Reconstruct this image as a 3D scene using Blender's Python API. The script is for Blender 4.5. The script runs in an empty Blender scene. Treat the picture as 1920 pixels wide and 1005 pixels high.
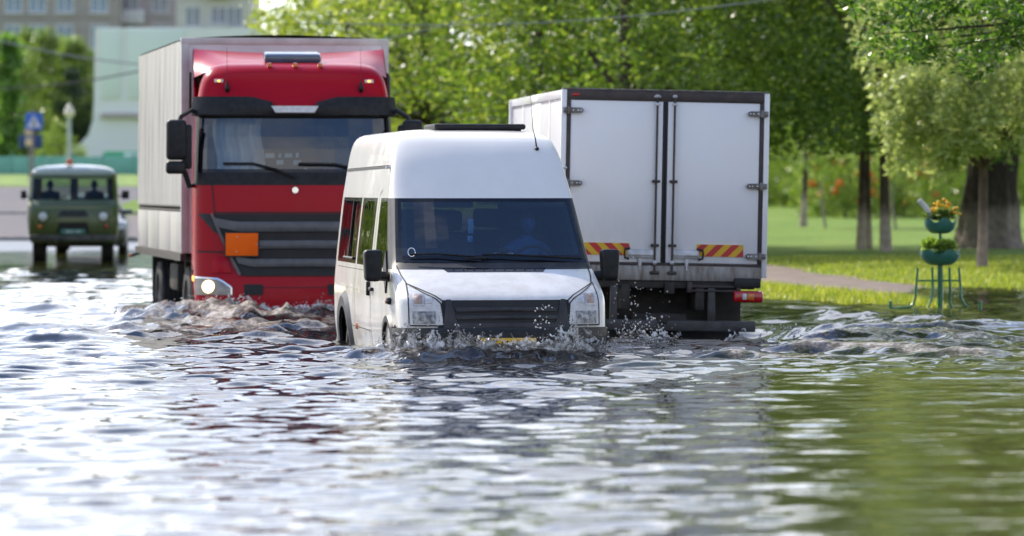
import bpy, bmesh, math, random
import numpy as np
from mathutils import Vector, Matrix
R = math.radians
sc = bpy.context.scene
COL = sc.collection
rnd = random.Random(7)

# ---------------------------------------------------------------- camera numbers
F = 7308.0          # focal length in pixels of a 1920 wide frame
HZ = 352.0          # horizon row
CH = 1.57           # camera height above the water
DEPTH = 0.45        # water depth over the road
def at(px, py, Y):
    return Vector(((px - 960) / F * Y, Y, CH - (py - HZ) / F * Y))
def ground(px, py, z=0.0):
    Y = (CH - z) * F / (py - HZ)
    return (px - 960) / F * Y, Y

# ---------------------------------------------------------------- object helpers
def tag(o, label=None, cat=None, group=None, kind=None):
    if label: o['label'] = label
    if cat: o['category'] = cat
    if group: o['group'] = group
    if kind: o['kind'] = kind
    return o
def empty(name, loc=(0, 0, 0), rz=0.0, label=None, cat=None, group=None):
    o = bpy.data.objects.new(name, None)
    o.empty_display_size = 0.2
    o.location = loc
    o.rotation_euler = (0, 0, rz)
    COL.objects.link(o)
    return tag(o, label, cat, group)
def copy_tree(o, parent=None):
    c = o.copy(); COL.objects.link(c)
    if parent is not None: c.parent = parent
    for ch in [x for x in bpy.data.objects if x.parent == o]:
        copy_tree(ch, c)
    return c
def mesh_np(name, V, Q, mats, parent=None, smooth=False, attrs=None):
    V = np.asarray(V, dtype=np.float32); Q = np.asarray(Q, dtype=np.int32)
    me = bpy.data.meshes.new(name)
    k = Q.shape[1]
    me.vertices.add(len(V)); me.vertices.foreach_set('co', V.ravel())
    me.loops.add(Q.size); me.loops.foreach_set('vertex_index', Q.ravel())
    me.polygons.add(len(Q))
    me.polygons.foreach_set('loop_start', np.arange(0, Q.size, k, dtype=np.int32))
    me.polygons.foreach_set('loop_total', np.full(len(Q), k, dtype=np.int32))
    if smooth: me.polygons.foreach_set('use_smooth', np.ones(len(Q), dtype=bool))
    me.update(calc_edges=True); me.validate()
    for a, arr in (attrs or {}).items():
        at_ = me.attributes.new(a, 'FLOAT', 'POINT'); at_.data.foreach_set('value', np.asarray(arr, dtype=np.float32).ravel())
    for m in (mats if isinstance(mats, (list, tuple)) else [mats]): me.materials.append(m)
    o = bpy.data.objects.new(name, me); COL.objects.link(o)
    if parent is not None: o.parent = parent
    return o

class MB:
    """collects polygons; build() links them as one mesh object"""
    def __init__(s): s.v = []; s.f = []; s.m = []
    def add(s, vs, fs, m=0):
        b = len(s.v); s.v += [tuple(v) for v in vs]
        for f in fs: s.f.append([b + i for i in f]); s.m.append(m)
        return s
    def box(s, lo, hi, m=0, bev=0.0, rot=None, seg=2):
        c = [(a + b) / 2 for a, b in zip(lo, hi)]; d = [abs(b - a) for a, b in zip(lo, hi)]
        bm = bmesh.new(); bmesh.ops.create_cube(bm, size=1.0)
        for v in bm.verts: v.co = Vector((v.co.x * d[0], v.co.y * d[1], v.co.z * d[2]))
        if bev > 0:
            bmesh.ops.bevel(bm, geom=list(bm.edges), offset=min(bev, min(d) * 0.49), segments=seg, affect='EDGES', profile=0.5)
        return s._bm(bm, c, rot, m)
    def _bm(s, bm, c, rot, m):
        M = Matrix.Translation(Vector(c)) @ (rot.to_4x4() if rot is not None else Matrix())
        bm.verts.index_update()
        s.add([M @ v.co for v in bm.verts], [[v.index for v in f.verts] for f in bm.faces], m)
        bm.free(); return s
    def sphere(s, c, r, m=0, sub=2, jit=0.0, rng=rnd):
        bm = bmesh.new(); bmesh.ops.create_icosphere(bm, subdivisions=sub, radius=1.0)
        r = r if isinstance(r, (tuple, list)) else (r, r, r)
        for v in bm.verts:
            k = 1 + (rng.random() - .5) * jit
            v.co = Vector((v.co.x * r[0] * k, v.co.y * r[1] * k, v.co.z * r[2] * k))
        return s._bm(bm, c, None, m)
    def tube(s, pts, rad, m=0, n=8, cap=True):
        P = [Vector(p) for p in pts]
        rads = rad if isinstance(rad, (list, tuple)) else [rad] * len(P)
        vs = []; fs = []; up = None
        for i, p in enumerate(P):
            d = (P[min(i + 1, len(P) - 1)] - P[max(i - 1, 0)])
            d = d.normalized() if d.length > 1e-9 else Vector((0, 0, 1))
            if up is None: up = d.orthogonal().normalized()
            up = (up - d * up.dot(d))
            up = up.normalized() if up.length > 1e-6 else d.orthogonal().normalized()
            b = d.cross(up)
            for k in range(n):
                a = 2 * math.pi * k / n
                vs.append(p + (up * math.cos(a) + b * math.sin(a)) * rads[i])
        for i in range(len(P) - 1):
            for k in range(n):
                k2 = (k + 1) % n
                fs.append((i * n + k, i * n + k2, (i + 1) * n + k2, (i + 1) * n + k))
        if cap:
            fs.append(tuple(reversed(range(n)))); fs.append(tuple((len(P) - 1) * n + k for k in range(n)))
        return s.add(vs, fs, m)
    def lathe(s, prof, c, axis='z', m=0, n=32, cap=False):
        vs = []; fs = []
        for r, h in prof:
            for k in range(n):
                a = 2 * math.pi * k / n
                x, y = r * math.cos(a), r * math.sin(a)
                p = {'z': (x, y, h), 'x': (h, x, y), 'y': (y, h, x)}[axis]
                vs.append((p[0] + c[0], p[1] + c[1], p[2] + c[2]))
        for i in range(len(prof) - 1):
            for k in range(n):
                k2 = (k + 1) % n
                fs.append((i * n + k, i * n + k2, (i + 1) * n + k2, (i + 1) * n + k))
        if cap:
            fs.append(tuple(reversed(range(n)))); fs.append(tuple((len(prof) - 1) * n + k for k in range(n)))
        return s.add(vs, fs, m)
    def prism(s, pts, fn0, fn1, m=0):
        """outline pts (a,b) -> fn0(a,b), fn1(a,b) give the two end points"""
        n = len(pts)
        vs = [fn0(a, b) for a, b in pts] + [fn1(a, b) for a, b in pts]
        fs = [tuple(range(n)), tuple(reversed(range(n, 2 * n)))]
        for i in range(n):
            j = (i + 1) % n
            fs.append((i, n + i, n + j, j))
        return s.add(vs, fs, m)
    def grid(s, fn, nu, nv, m=0, mfn=None):
        vs = [fn(i / nu, j / nv) for j in range(nv + 1) for i in range(nu + 1)]
        b = len(s.v); s.v += [tuple(v) for v in vs]
        for j in range(nv):
            for i in range(nu):
                a = b + j * (nu + 1) + i
                s.f.append([a, a + 1, a + nu + 2, a + nu + 1])
                s.m.append(mfn(i, j) if mfn else m)
        return s
    def build(s, name, mats, parent=None, ang=35, recalc=True, flat=False):
        me = bpy.data.meshes.new(name)
        me.from_pydata(s.v, [], s.f)
        for m in (mats if isinstance(mats, (list, tuple)) else [mats]): me.materials.append(m)
        me.polygons.foreach_set('material_index', s.m)
        if recalc:
            bm = bmesh.new(); bm.from_mesh(me)
            bmesh.ops.remove_doubles(bm, verts=bm.verts, dist=1e-5)
            bmesh.ops.recalc_face_normals(bm, faces=bm.faces); bm.to_mesh(me); bm.free()
        if not flat:
            me.polygons.foreach_set('use_smooth', [True] * len(me.polygons))
            try: me.set_sharp_from_angle(angle=R(ang))
            except Exception: pass
        me.update()
        o = bpy.data.objects.new(name, me); COL.objects.link(o)
        if parent is not None: o.parent = parent
        return o

def text_mesh(txt, size, mat, name, parent, loc, rot, sx=1.0, ext=0.002, align='CENTER'):
    cu = bpy.data.curves.new(name, 'FONT'); cu.body = txt; cu.size = size; cu.extrude = ext
    cu.align_x = align; cu.align_y = 'CENTER'
    t = bpy.data.objects.new(name, cu); COL.objects.link(t)
    dg = bpy.context.evaluated_depsgraph_get()
    me = bpy.data.meshes.new_from_object(t.evaluated_get(dg))
    bpy.data.objects.remove(t)
    me.materials.clear(); me.materials.append(mat); me.name = name
    o = bpy.data.objects.new(name, me); COL.objects.link(o)
    o.parent = parent; o.location = loc; o.rotation_euler = rot; o.scale = (sx, 1, 1)
    return o

def pchip(xs, ys):
    xs = np.array(xs, float); ys = np.array(ys, float)
    h = np.diff(xs); d = np.diff(ys) / h
    m = np.zeros_like(xs); m[0] = d[0]; m[-1] = d[-1]
    for i in range(1, len(xs) - 1):
        if d[i - 1] * d[i] > 0:
            w1 = 2 * h[i] + h[i - 1]; w2 = h[i] + 2 * h[i - 1]
            m[i] = (w1 + w2) / (w1 / d[i - 1] + w2 / d[i])
    xl = xs.tolist(); yl = ys.tolist(); ml = m.tolist()
    def f(x):
        if x <= xl[0]: return yl[0]
        if x >= xl[-1]: return yl[-1]
        i = 0
        while x > xl[i + 1]: i += 1
        hh = xl[i + 1] - xl[i]; t = (x - xl[i]) / hh
        return (yl[i] * (1 + 2 * t) * (1 - t) ** 2 + ml[i] * hh * t * (1 - t) ** 2
                + yl[i + 1] * t * t * (3 - 2 * t) + ml[i + 1] * hh * t * t * (t - 1))
    return f
def smooth(a, b, x):
    t = np.clip((x - a) / (b - a), 0, 1); return t * t * (3 - 2 * t)
def vnoise(x, y, seed=0):
    xi = np.floor(x).astype(np.int64); yi = np.floor(y).astype(np.int64)
    fx = x - xi; fy = y - yi
    fx = fx * fx * (3 - 2 * fx); fy = fy * fy * (3 - 2 * fy)
    def h(a, b):
        n = (a * 374761393 + b * 668265263 + seed * 144269504) & 0x7fffffff
        n = ((n ^ (n >> 13)) * 1274126177) & 0x7fffffff
        return ((n ^ (n >> 16)) & 0xffff) / 65535.0
    return (h(xi, yi) * (1 - fx) + h(xi + 1, yi) * fx) * (1 - fy) + (h(xi, yi + 1) * (1 - fx) + h(xi + 1, yi + 1) * fx) * fy
def fbm(x, y, o=4, seed=0):
    s = 0; a = .5
    for k in range(o):
        s = s + a * vnoise(x * 2 ** k + 17.3 * k, y * 2 ** k - 9.1 * k, seed + k); a *= .5
    return s

# ---------------------------------------------------------------- materials
def NT(name):
    m = bpy.data.materials.new(name); m.use_nodes = True
    nt = m.node_tree; b = nt.nodes.get('Principled BSDF')
    return m, nt, b
def setp(b, **k):
    for n, v in k.items():
        n = {'base': 'Base Color', 'rough': 'Roughness', 'metal': 'Metallic', 'coat': 'Coat Weight', 'coatr': 'Coat Roughness',
             'spec': 'Specular IOR Level', 'ior': 'IOR', 'trans': 'Transmission Weight', 'emc': 'Emission Color', 'ems': 'Emission Strength', 'alpha': 'Alpha'}[n]
        if isinstance(v, (tuple, list)) and len(v) == 3: v = (*v, 1)
        b.inputs[n].default_value = v
def nd(nt, t, **k):
    n = nt.nodes.new(t)
    for a, v in k.items(): setattr(n, a, v)
    return n
def ramp(nt, stops, interp='LINEAR'):
    r = nd(nt, 'ShaderNodeValToRGB'); cr = r.color_ramp; cr.interpolation = interp
    while len(cr.elements) < len(stops): cr.elements.new(0.5)
    for e, (p, c) in zip(cr.elements, stops):
        e.position = p; e.color = (*c, 1) if len(c) == 3 else c
    return r
def noise_col(nt, c1, c2, scale=4.0, detail=5, lo=.35, hi=.65, coord='Object', mapscale=None):
    tc = nd(nt, 'ShaderNodeTexCoord'); src = tc.outputs[coord]
    if mapscale:
        mp = nd(nt, 'ShaderNodeMapping'); mp.inputs['Scale'].default_value = mapscale
        nt.links.new(src, mp.inputs['Vector']); src = mp.outputs[0]
    n = nd(nt, 'ShaderNodeTexNoise'); n.inputs['Scale'].default_value = scale; n.inputs['Detail'].default_value = detail
    nt.links.new(src, n.inputs['Vector'])
    r = ramp(nt, [(lo, c1), (hi, c2)]); nt.links.new(n.outputs['Fac'], r.inputs['Fac'])
    return r.outputs['Color'], n.outputs['Fac'], src
def bump(nt, b, fac, strength=.2, dist=.01):
    n = nd(nt, 'ShaderNodeBump'); n.inputs['Strength'].default_value = strength; n.inputs['Distance'].default_value = dist
    nt.links.new(fac, n.inputs['Height']); nt.links.new(n.outputs[0], b.inputs['Normal'])
def mat(name, c1, c2=None, rough=.5, scale=4.0, metal=0.0, coat=0.0, bmp=0.0, bdist=.01, spec=.5, mapscale=None, lo=.35, hi=.65, coatr=.05, rvar=0.0):
    m, nt, b = NT(name)
    c2 = c2 or tuple(x * .8 for x in c1)
    col, fac, _ = noise_col(nt, c1, c2, scale, mapscale=mapscale, lo=lo, hi=hi)
    nt.links.new(col, b.inputs['Base Color'])
    setp(b, rough=rough, metal=metal, coat=coat, spec=spec, coatr=coatr)
    if rvar:
        mr = nd(nt, 'ShaderNodeMapRange'); mr.inputs['To Min'].default_value = max(0.02, rough - rvar); mr.inputs['To Max'].default_value = rough + rvar
        nt.links.new(fac, mr.inputs['Value']); nt.links.new(mr.outputs[0], b.inputs['Roughness'])
    if bmp: bump(nt, b, fac, bmp, bdist)
    return m
def paint(name, c, dirt=(.25, .22, .18), amount=.25, zfade=(.4, 1.1), rough=.32, coat=.6):
    """car paint with road film low down and speckled grime"""
    m, nt, b = NT(name)
    tc = nd(nt, 'ShaderNodeTexCoord')
    n = nd(nt, 'ShaderNodeTexNoise'); n.inputs['Scale'].default_value = 3.0; n.inputs['Detail'].default_value = 8; n.inputs['Roughness'].default_value = .7
    mp = nd(nt, 'ShaderNodeMapping'); mp.inputs['Scale'].default_value = (1.6, 1.6, .5)
    nt.links.new(tc.outputs['Object'], mp.inputs['Vector']); nt.links.new(mp.outputs[0], n.inputs['Vector'])
    sx = nd(nt, 'ShaderNodeSeparateXYZ'); nt.links.new(tc.outputs['Object'], sx.inputs[0])
    mr = nd(nt, 'ShaderNodeMapRange'); mr.inputs['From Min'].default_value = zfade[1]; mr.inputs['From Max'].default_value = zfade[0]
    mr.inputs['To Min'].default_value = .10; mr.inputs['To Max'].default_value = 1.0
    nt.links.new(sx.outputs['Z'], mr.inputs['Value'])
    r = ramp(nt, [(.38, (0, 0, 0)), (.72, (1, 1, 1))]); nt.links.new(n.outputs['Fac'], r.inputs['Fac'])
    mu = nd(nt, 'ShaderNodeMath', operation='MULTIPLY'); nt.links.new(r.outputs['Color'], mu.inputs[0]); nt.links.new(mr.outputs[0], mu.inputs[1])
    mu2 = nd(nt, 'ShaderNodeMath', operation='MULTIPLY'); mu2.inputs[1].default_value = amount; nt.links.new(mu.outputs[0], mu2.inputs[0])
    mx = nd(nt, 'ShaderNodeMix', data_type='RGBA'); mx.inputs['A'].default_value = (*c, 1); mx.inputs['B'].default_value = (*dirt, 1)
    nt.links.new(mu2.outputs[0], mx.inputs['Factor']); nt.links.new(mx.outputs['Result'], b.inputs['Base Color'])
    setp(b, rough=rough, coat=coat, coatr=.06, spec=.5 if coat > .4 else .14)
    # very slight sheet-metal waviness
    n2 = nd(nt, 'ShaderNodeTexNoise'); n2.inputs['Scale'].default_value = 1.7; n2.inputs['Detail'].default_value = 1
    nt.links.new(tc.outputs['Object'], n2.inputs['Vector'])
    bp = nd(nt, 'ShaderNodeBump'); bp.inputs['Strength'].default_value = .25; bp.inputs['Distance'].default_value = .03
    nt.links.new(n2.outputs['Fac'], bp.inputs['Height'])
    nt.links.new(bp.outputs[0], b.inputs['Normal']); nt.links.new(bp.outputs[0], b.inputs['Coat Normal'])
    return m
def glass(name, tint=(.35, .42, .45), rough=.02, ior=1.5, mixmin=.0):
    m, nt, b = NT(name)
    nt.nodes.remove(b)
    out = nt.nodes['Material Output']
    tr = nd(nt, 'ShaderNodeBsdfTransparent'); tr.inputs['Color'].default_value = (*tint, 1)
    gl = nd(nt, 'ShaderNodeBsdfGlossy'); gl.inputs['Roughness'].default_value = rough
    fr = nd(nt, 'ShaderNodeFresnel'); fr.inputs['IOR'].default_value = ior
    tc = nd(nt, 'ShaderNodeTexCoord'); n = nd(nt, 'ShaderNodeTexNoise'); n.inputs['Scale'].default_value = 2.2
    nt.links.new(tc.outputs['Object'], n.inputs['Vector'])
    bp = nd(nt, 'ShaderNodeBump'); bp.inputs['Strength'].default_value = .12; bp.inputs['Distance'].default_value = .03
    nt.links.new(n.outputs['Fac'], bp.inputs['Height']); nt.links.new(bp.outputs[0], gl.inputs['Normal']); nt.links.new(bp.outputs[0], fr.inputs['Normal'])
    ad = nd(nt, 'ShaderNodeMath', operation='ADD'); ad.inputs[1].default_value = mixmin; ad.use_clamp = True
    nt.links.new(fr.outputs[0], ad.inputs[0])
    mx = nd(nt, 'ShaderNodeMixShader')
    nt.links.new(ad.outputs[0], mx.inputs[0]); nt.links.new(tr.outputs[0], mx.inputs[1]); nt.links.new(gl.outputs[0], mx.inputs[2])
    nt.links.new(mx.outputs[0], out.inputs[0])
    return m
def emit(name, c, s, base=None):
    m, nt, b = NT(name); setp(b, base=base or c, emc=c, ems=s, rough=.3); return m
def leafmat(name, c1, c2, c3, transl=.38, rough=.45, tm=(2.2, 2.3, 1.0)):
    m, nt, b = NT(name)
    g = nd(nt, 'ShaderNodeNewGeometry')
    r = ramp(nt, [(0.0, c1), (.55, c2), (1.0, c3)]); nt.links.new(g.outputs['Random Per Island'], r.inputs['Fac'])
    nt.links.new(r.outputs[0], b.inputs['Base Color']); setp(b, rough=rough, spec=.5)
    t = nd(nt, 'ShaderNodeBsdfTranslucent')
    mixc = nd(nt, 'ShaderNodeMix', data_type='RGBA', blend_type='MULTIPLY'); mixc.inputs['Factor'].default_value = 1
    mixc.inputs['B'].default_value = (*tm, 1)
    nt.links.new(r.outputs[0], mixc.inputs['A']); nt.links.new(mixc.outputs['Result'], t.inputs['Color'])
    ms = nd(nt, 'ShaderNodeMixShader'); ms.inputs[0].default_value = transl
    nt.links.new(b.outputs[0], ms.inputs[1]); nt.links.new(t.outputs[0], ms.inputs[2])
    nt.links.new(ms.outputs[0], nt.nodes['Material Output'].inputs[0])
    return m

M = {}
M['van_white'] = paint('van white paint', (.84, .805, .755), dirt=(.42, .35, .26), amount=.95, zfade=(.4, 1.7))
M['red'] = paint('deep red paint', (.40, .003, .015), dirt=(.22, .03, .03), amount=.12, zfade=(.4, 1.4), rough=.3, coat=.10)
M['olive'] = paint('olive paint', (.085, .115, .028), dirt=(.12, .10, .06), amount=.5, zfade=(.3, 1.1), rough=.4)
M['olive_roof'] = paint('pale green grey roof paint', (.32, .36, .27), amount=.3, rough=.4)
M['darkcar'] = paint('dark grey car paint', (.06, .07, .085), amount=.3, rough=.28)
M['box_white'] = paint('white panel', (.84, .83, .83), dirt=(.42, .39, .36), amount=.45, zfade=(.9, 1.8), rough=.38)
M['plastic'] = mat('black plastic trim', (.010, .010, .011), (.020, .020, .021), rough=.5, scale=14, bmp=.08, bdist=.002, spec=.3)
M['plastic_grey'] = mat('dark grey plastic', (.033, .034, .037), (.05, .05, .054), rough=.48, scale=9, bmp=.06, bdist=.002, spec=.3)
M['slat'] = mat('grey slat plastic', (.085, .088, .093), (.115, .118, .124), rough=.4, scale=9, bmp=.06, bdist=.002)
M['black'] = mat('deep black', (.008, .008, .009), (.014, .014, .014), rough=.6, scale=6)
M['bumper'] = mat('glossy black bumper', (.007, .008, .010), (.016, .016, .016), rough=.28, scale=5, coat=.2, spec=.35)
M['frit'] = mat('black glass edge', (.006, .006, .009), (.010, .010, .012), rough=.12, scale=3)
M['gap'] = mat('panel gap', (.02, .02, .02), (.03, .03, .03), rough=.8)
M['interior'] = mat('dark cab lining', (.03, .031, .034), (.045, .045, .048), rough=.8, scale=6)
M['seat'] = mat('dark seat cloth', (.03, .032, .04), (.06, .06, .07), rough=.9, scale=40)
M['rubber'] = mat('tyre rubber', (.018, .018, .018), (.04, .038, .035), rough=.75, scale=12, bmp=.3, bdist=.006)
M['steel'] = mat('worn steel', (.22, .215, .21), (.11, .09, .075), rough=.48, scale=9, metal=.6, bmp=.12, bdist=.003)
M['steel_bright'] = mat('zinc plated steel', (.62, .63, .65), (.42, .42, .43), rough=.38, scale=11, metal=.4)
M['chrome'] = mat('chrome', (.75, .76, .78), (.6, .6, .62), rough=.12, metal=1.0)
M['frame_dark'] = mat('dark steel frame', (.035, .03, .03), (.07, .05, .045), rough=.5, scale=8, metal=.2, bmp=.1, bdist=.003)
M['sill'] = mat('grimy aluminium sill', (.34, .33, .31), (.17, .145, .12), rough=.5, scale=5, metal=.3, mapscale=(3, 1, .6), bmp=.1, bdist=.003)
M['chassis'] = mat('grimy chassis', (.020, .018, .016), (.045, .038, .032), rough=.7, scale=7, bmp=.3, bdist=.01)
M['tarp'] = mat('cream tarpaulin', (.52, .50, .46), (.42, .40, .365), rough=.55, scale=1.6, mapscale=(1, 2.6, .25), bmp=.5, bdist=.05)
M['tarp_grey'] = mat('grey front panel', (.74, .75, .75), (.64, .65, .65), rough=.5, scale=3)
M['lamp_house'] = mat('silver lamp housing', (.72, .71, .69), (.58, .57, .56), rough=.4, metal=.0, scale=22, spec=.3)
M['lamp_glass'] = mat('fluted lamp glass', (.50, .50, .49), (.13, .13, .13), rough=.3, metal=.2, scale=26, lo=.3, hi=.6, bmp=.4, bdist=.01)
M['amber'] = mat('amber lens', (.75, .20, .01), (.5, .10, .005), rough=.15, scale=30, coat=.5)
M['amber_lit'] = emit('amber marker lamp', (1.0, .42, .08), 2.2, (.6, .2, .02))
M['pink_lens'] = mat('frosted indicator lens', (.50, .34, .27), (.36, .24, .19), rough=.3, scale=30, coat=.5)
M['red_lens'] = mat('red lamp lens', (.55, .01, .015), (.36, .006, .01), rough=.16, scale=30, coat=.5)
M['clear_lens'] = mat('clear lens', (.7, .7, .68), (.5, .5, .5), rough=.15, scale=30, coat=.5)
M['headlight_on'] = emit('lit headlamp', (1.0, .74, .32), 2.6, (.9, .9, .8))
M['orange'] = mat('orange warning plate', (.97, .15, .004), (.92, .135, .004), rough=.6, scale=3, spec=.2)
M['yellow'] = mat('yellow reflective', (.78, .46, .012), (.66, .37, .01), rough=.35, scale=6)
M['red_tape'] = mat('red reflective', (.55, .015, .02), (.42, .01, .015), rough=.35, scale=6)
M['white'] = mat('white paper', (.78, .80, .80), (.68, .70, .71), rough=.5)
M['windshield'] = glass('tinted windscreen', (.80, .86, .92), ior=1.6, mixmin=.08)
M['side_glass'] = glass('dark side glass', (.07, .08, .08), ior=1.45)
M['clear_glass'] = glass('plain glass', (.48, .54, .50), ior=1.5)
M['truck_glass'] = glass('truck windscreen', (.62, .68, .70), ior=1.6, mixmin=.07)
M['skin'] = mat('skin', (.52, .30, .21), (.44, .24, .16), rough=.5, scale=18)
M['hair'] = mat('brown hair', (.03, .018, .011), (.06, .035, .02), rough=.6, scale=60)
M['blue_shirt'] = mat('blue shirt', (.03, .13, .33), (.022, .09, .25), rough=.8, scale=25)
M['dark_shirt'] = mat('dark shirt', (.05, .05, .08), (.035, .035, .055), rough=.8, scale=25)
M['trousers'] = mat('dark trousers', (.03, .032, .045), (.02, .022, .03), rough=.85, scale=25)
# ---------------------------------------------------------------- ring shells for vehicle bodies
class Shell:
    """closed body made of plan outlines stacked by height"""
    def __init__(s, hw, yf, yr, D, n=2.6, Dr=.12, nr=4.0, yref=None, zref=1.3, yfix=2.3):
        c = lambda q: (q if callable(q) else (lambda z, q=q: q))
        s.hw, s.yf, s.yr, s.D = c(hw), c(yf), c(yr), c(D)
        s.n, s.Dr, s.nr, s.zref, s.yfix = n, Dr, nr, zref, yfix
    def S(s, u, z):
        a = min(1.0, abs(u)); v = 1 - max(0.0, 1 - a ** s.n) ** (1 / s.n)
        return Vector((u * s.hw(z), s.yf(z) + s.D(z) * v, z))
    def B(s, u, z):
        a = min(1.0, abs(u)); v = 1 - max(0.0, 1 - a ** s.nr) ** (1 / s.nr)
        return Vector((u * s.hw(z), s.yr(z) - s.Dr * v, z))
    def sy(s, Y, z):
        a0 = s.yf(s.zref) + s.D(s.zref); a = s.yf(z) + s.D(z)
        w = max(0.0, 1 - (Y - a0) / (s.yfix - a0))
        return max(Y + (a - a0) * w, a)
    def T(s, side, Y, z, raw=False):
        y = Y if raw else s.sy(Y, z)
        y = min(y, s.yr(z) - s.Dr)
        return Vector((side * s.hw(z), y, z))
    def nrm(s, fn, a, b):
        e = 1e-3
        p = fn(a, b); n = (fn(a + e, b) - p).cross(fn(a, b + e) - p)
        if n.length < 1e-12: return Vector((0, -1, 0))
        return n.normalized()
    def off(s, fn, a, b, d, out):
        n = s.nrm(fn, a, b)
        if n.dot(out) < 0: n = -n
        return fn(a, b) + n * d
    def front(s, u, z, d=0.0): return s.off(s.S, u, z, d, Vector((0, -1, .3)))
    def side(s, sd, y, z, d=0.0):
        return s.off(lambda a, b: s.T(sd, a, b, True), y, z, d, Vector((sd, 0, 0)))
    def frontx(s, x, z, d=0.0): return s.front(max(-1, min(1, x / s.hw(z))), z, d)
    def rings(s, zs, us, sts, us_r, cls, inset=0.0):
        """returns dict key -> MB"""
        cols = [('F', u) for u in us] + [('R', y) for y in sts] + [('B', -u if False else u) for u in us_r] + [('L', y) for y in reversed(sts)]
        def pt(c, z):
            k, p = c
            if k == 'F': q = s.S(p, z)
            elif k == 'B': q = s.B(p, z)
            else: q = s.T(1 if k == 'R' else -1, p, z)
            if inset:
                cx = Vector((0, (s.yf(z) + s.yr(z)) / 2, z)); h = s.hw(z); l = (s.yr(z) - s.yf(z)) / 2
                q = Vector((q.x * (1 - inset / h), cx.y + (q.y - cx.y) * (1 - inset / max(l, .1)), q.z - (inset if z > zs[-1] - .08 else 0)))
            return q
        P = [[pt(c, z) for c in cols] for z in zs]
        out = {}
        nc = len(cols)
        for j in range(len(zs) - 1):
            for i in range(nc):
                i2 = (i + 1) % nc
                key = cls(cols[i], cols[i2], zs[j], zs[j + 1])
                if key is None: continue
                key, m = key if isinstance(key, tuple) else (key, 0)
                mb = out.setdefault(key, MB())
                mb.add([P[j][i], P[j][i2], P[j + 1][i2], P[j + 1][i]], [(0, 1, 2, 3)], m)
        top = out.setdefault('body', MB()); top.add(P[-1], [tuple(range(nc))], 0)
        return out
def patch(mb, fn, q, nu, nv, d, m=0, skirt=True, ulim=None, mfn=None, bulge=0.0):
    """q = (bottom-left, bottom-right, top-right, top-left) or (left fn, right fn) in surface coordinates; fn(a,b,d)"""
    def prm(i, j):
        s_, t = i / nu, j / nv
        if callable(q): return q(s_, t)
        (a0, b0), (a1, b1), (a2, b2), (a3, b3) = q
        return ((a0 * (1 - s_) + a1 * s_) * (1 - t) + (a3 * (1 - s_) + a2 * s_) * t,
                (b0 * (1 - s_) + b1 * s_) * (1 - t) + (b3 * (1 - s_) + b2 * s_) * t)
    def pos(i, j, dd):
        a, b = prm(i, j)
        k = bulge * math.sin(math.pi * i / nu) * math.sin(math.pi * j / nv) if bulge else 0
        return fn(a, b, dd + k)
    mb.grid(lambda s_, t: pos(round(s_ * nu), round(t * nv), d), nu, nv, m, mfn)
    if skirt:
        ring = [(i, 0) for i in range(nu)] + [(nu, j) for j in range(nv)] + [(i, nv) for i in range(nu, 0, -1)] + [(0, j) for j in range(nv, 0, -1)]
        k = len(ring)
        vs = [pos(i, j, d) for i, j in ring] + [fn(*prm(i, j), -.012) for i, j in ring]
        mb.add(vs, [(i, (i + 1) % k, k + (i + 1) % k, k + i) for i in range(k)], m)
    return mb
def strip(mb, fn, pts, w, d=.002, m=0, seg=8):
    """a thin line laid along pts in surface coordinates (a,b), width w metres"""
    P = []
    for (a0, b0), (a1, b1) in zip(pts[:-1], pts[1:]):
        for k in range(seg): P.append((a0 + (a1 - a0) * k / seg, b0 + (b1 - b0) * k / seg))
    P.append(pts[-1])
    Q = [fn(a, b, d) for a, b in P]
    Nn = [(fn(a, b, d + .01) - fn(a, b, d)).normalized() for a, b in P]
    vs = []
    for i, p in enumerate(Q):
        t = (Q[min(i + 1, len(Q) - 1)] - Q[max(i - 1, 0)]).normalized()
        b_ = t.cross(Nn[i]); b_.normalize()
        vs += [p - b_ * w / 2, p + b_ * w / 2]
    mb.add(vs, [(2 * i, 2 * i + 1, 2 * i + 3, 2 * i + 2) for i in range(len(Q) - 1)], m)
def wheel(parent, c, r, w, rim=True, rimmat='steel', tw=None):
    """tyre + rim, axle along x"""
    t = MB(); ri = r * .58
    prof = [(ri, -w * .42), (ri * 1.12, -w * .5), (r * .9, -w * .5), (r * .975, -w * .44), (r, -w * .36)]
    for k in range(4):   # tread grooves
        x = -w * .36 + (k + .5) * w * .72 / 4
        prof += [(r, x - w * .05), (r * .975, x - w * .035), (r * .975, x + w * .035), (r, x + w * .05)]
    prof += [(r, w * .36), (r * .975, w * .44), (r * .9, w * .5), (ri * 1.12, w * .5), (ri, w * .42)]
    t.lathe(prof, c, 'x', 0, 40)
    o = t.build('wheel', M['rubber'], parent, ang=30)
    if rim:
        q = MB()
        for sd in (-1, 1):
            q.lathe([(ri * 1.0, sd * w * .42), (ri * .93, sd * w * .36), (ri * .7, sd * w * .20), (ri * .45, sd * w * .26), (ri * .30, sd * w * .40), (.001, sd * w * .42)], c, 'x', 0, 32)
            for k in range(8):
                a = k * math.pi / 4
                q.sphere((c[0] + sd * w * .24, c[1] + math.cos(a) * ri * .58, c[2] + math.sin(a) * ri * .58), (.012, .03, .03), 1, 1)
        q.build('rim', [M[rimmat], M['black']], o)
    return o
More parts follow.
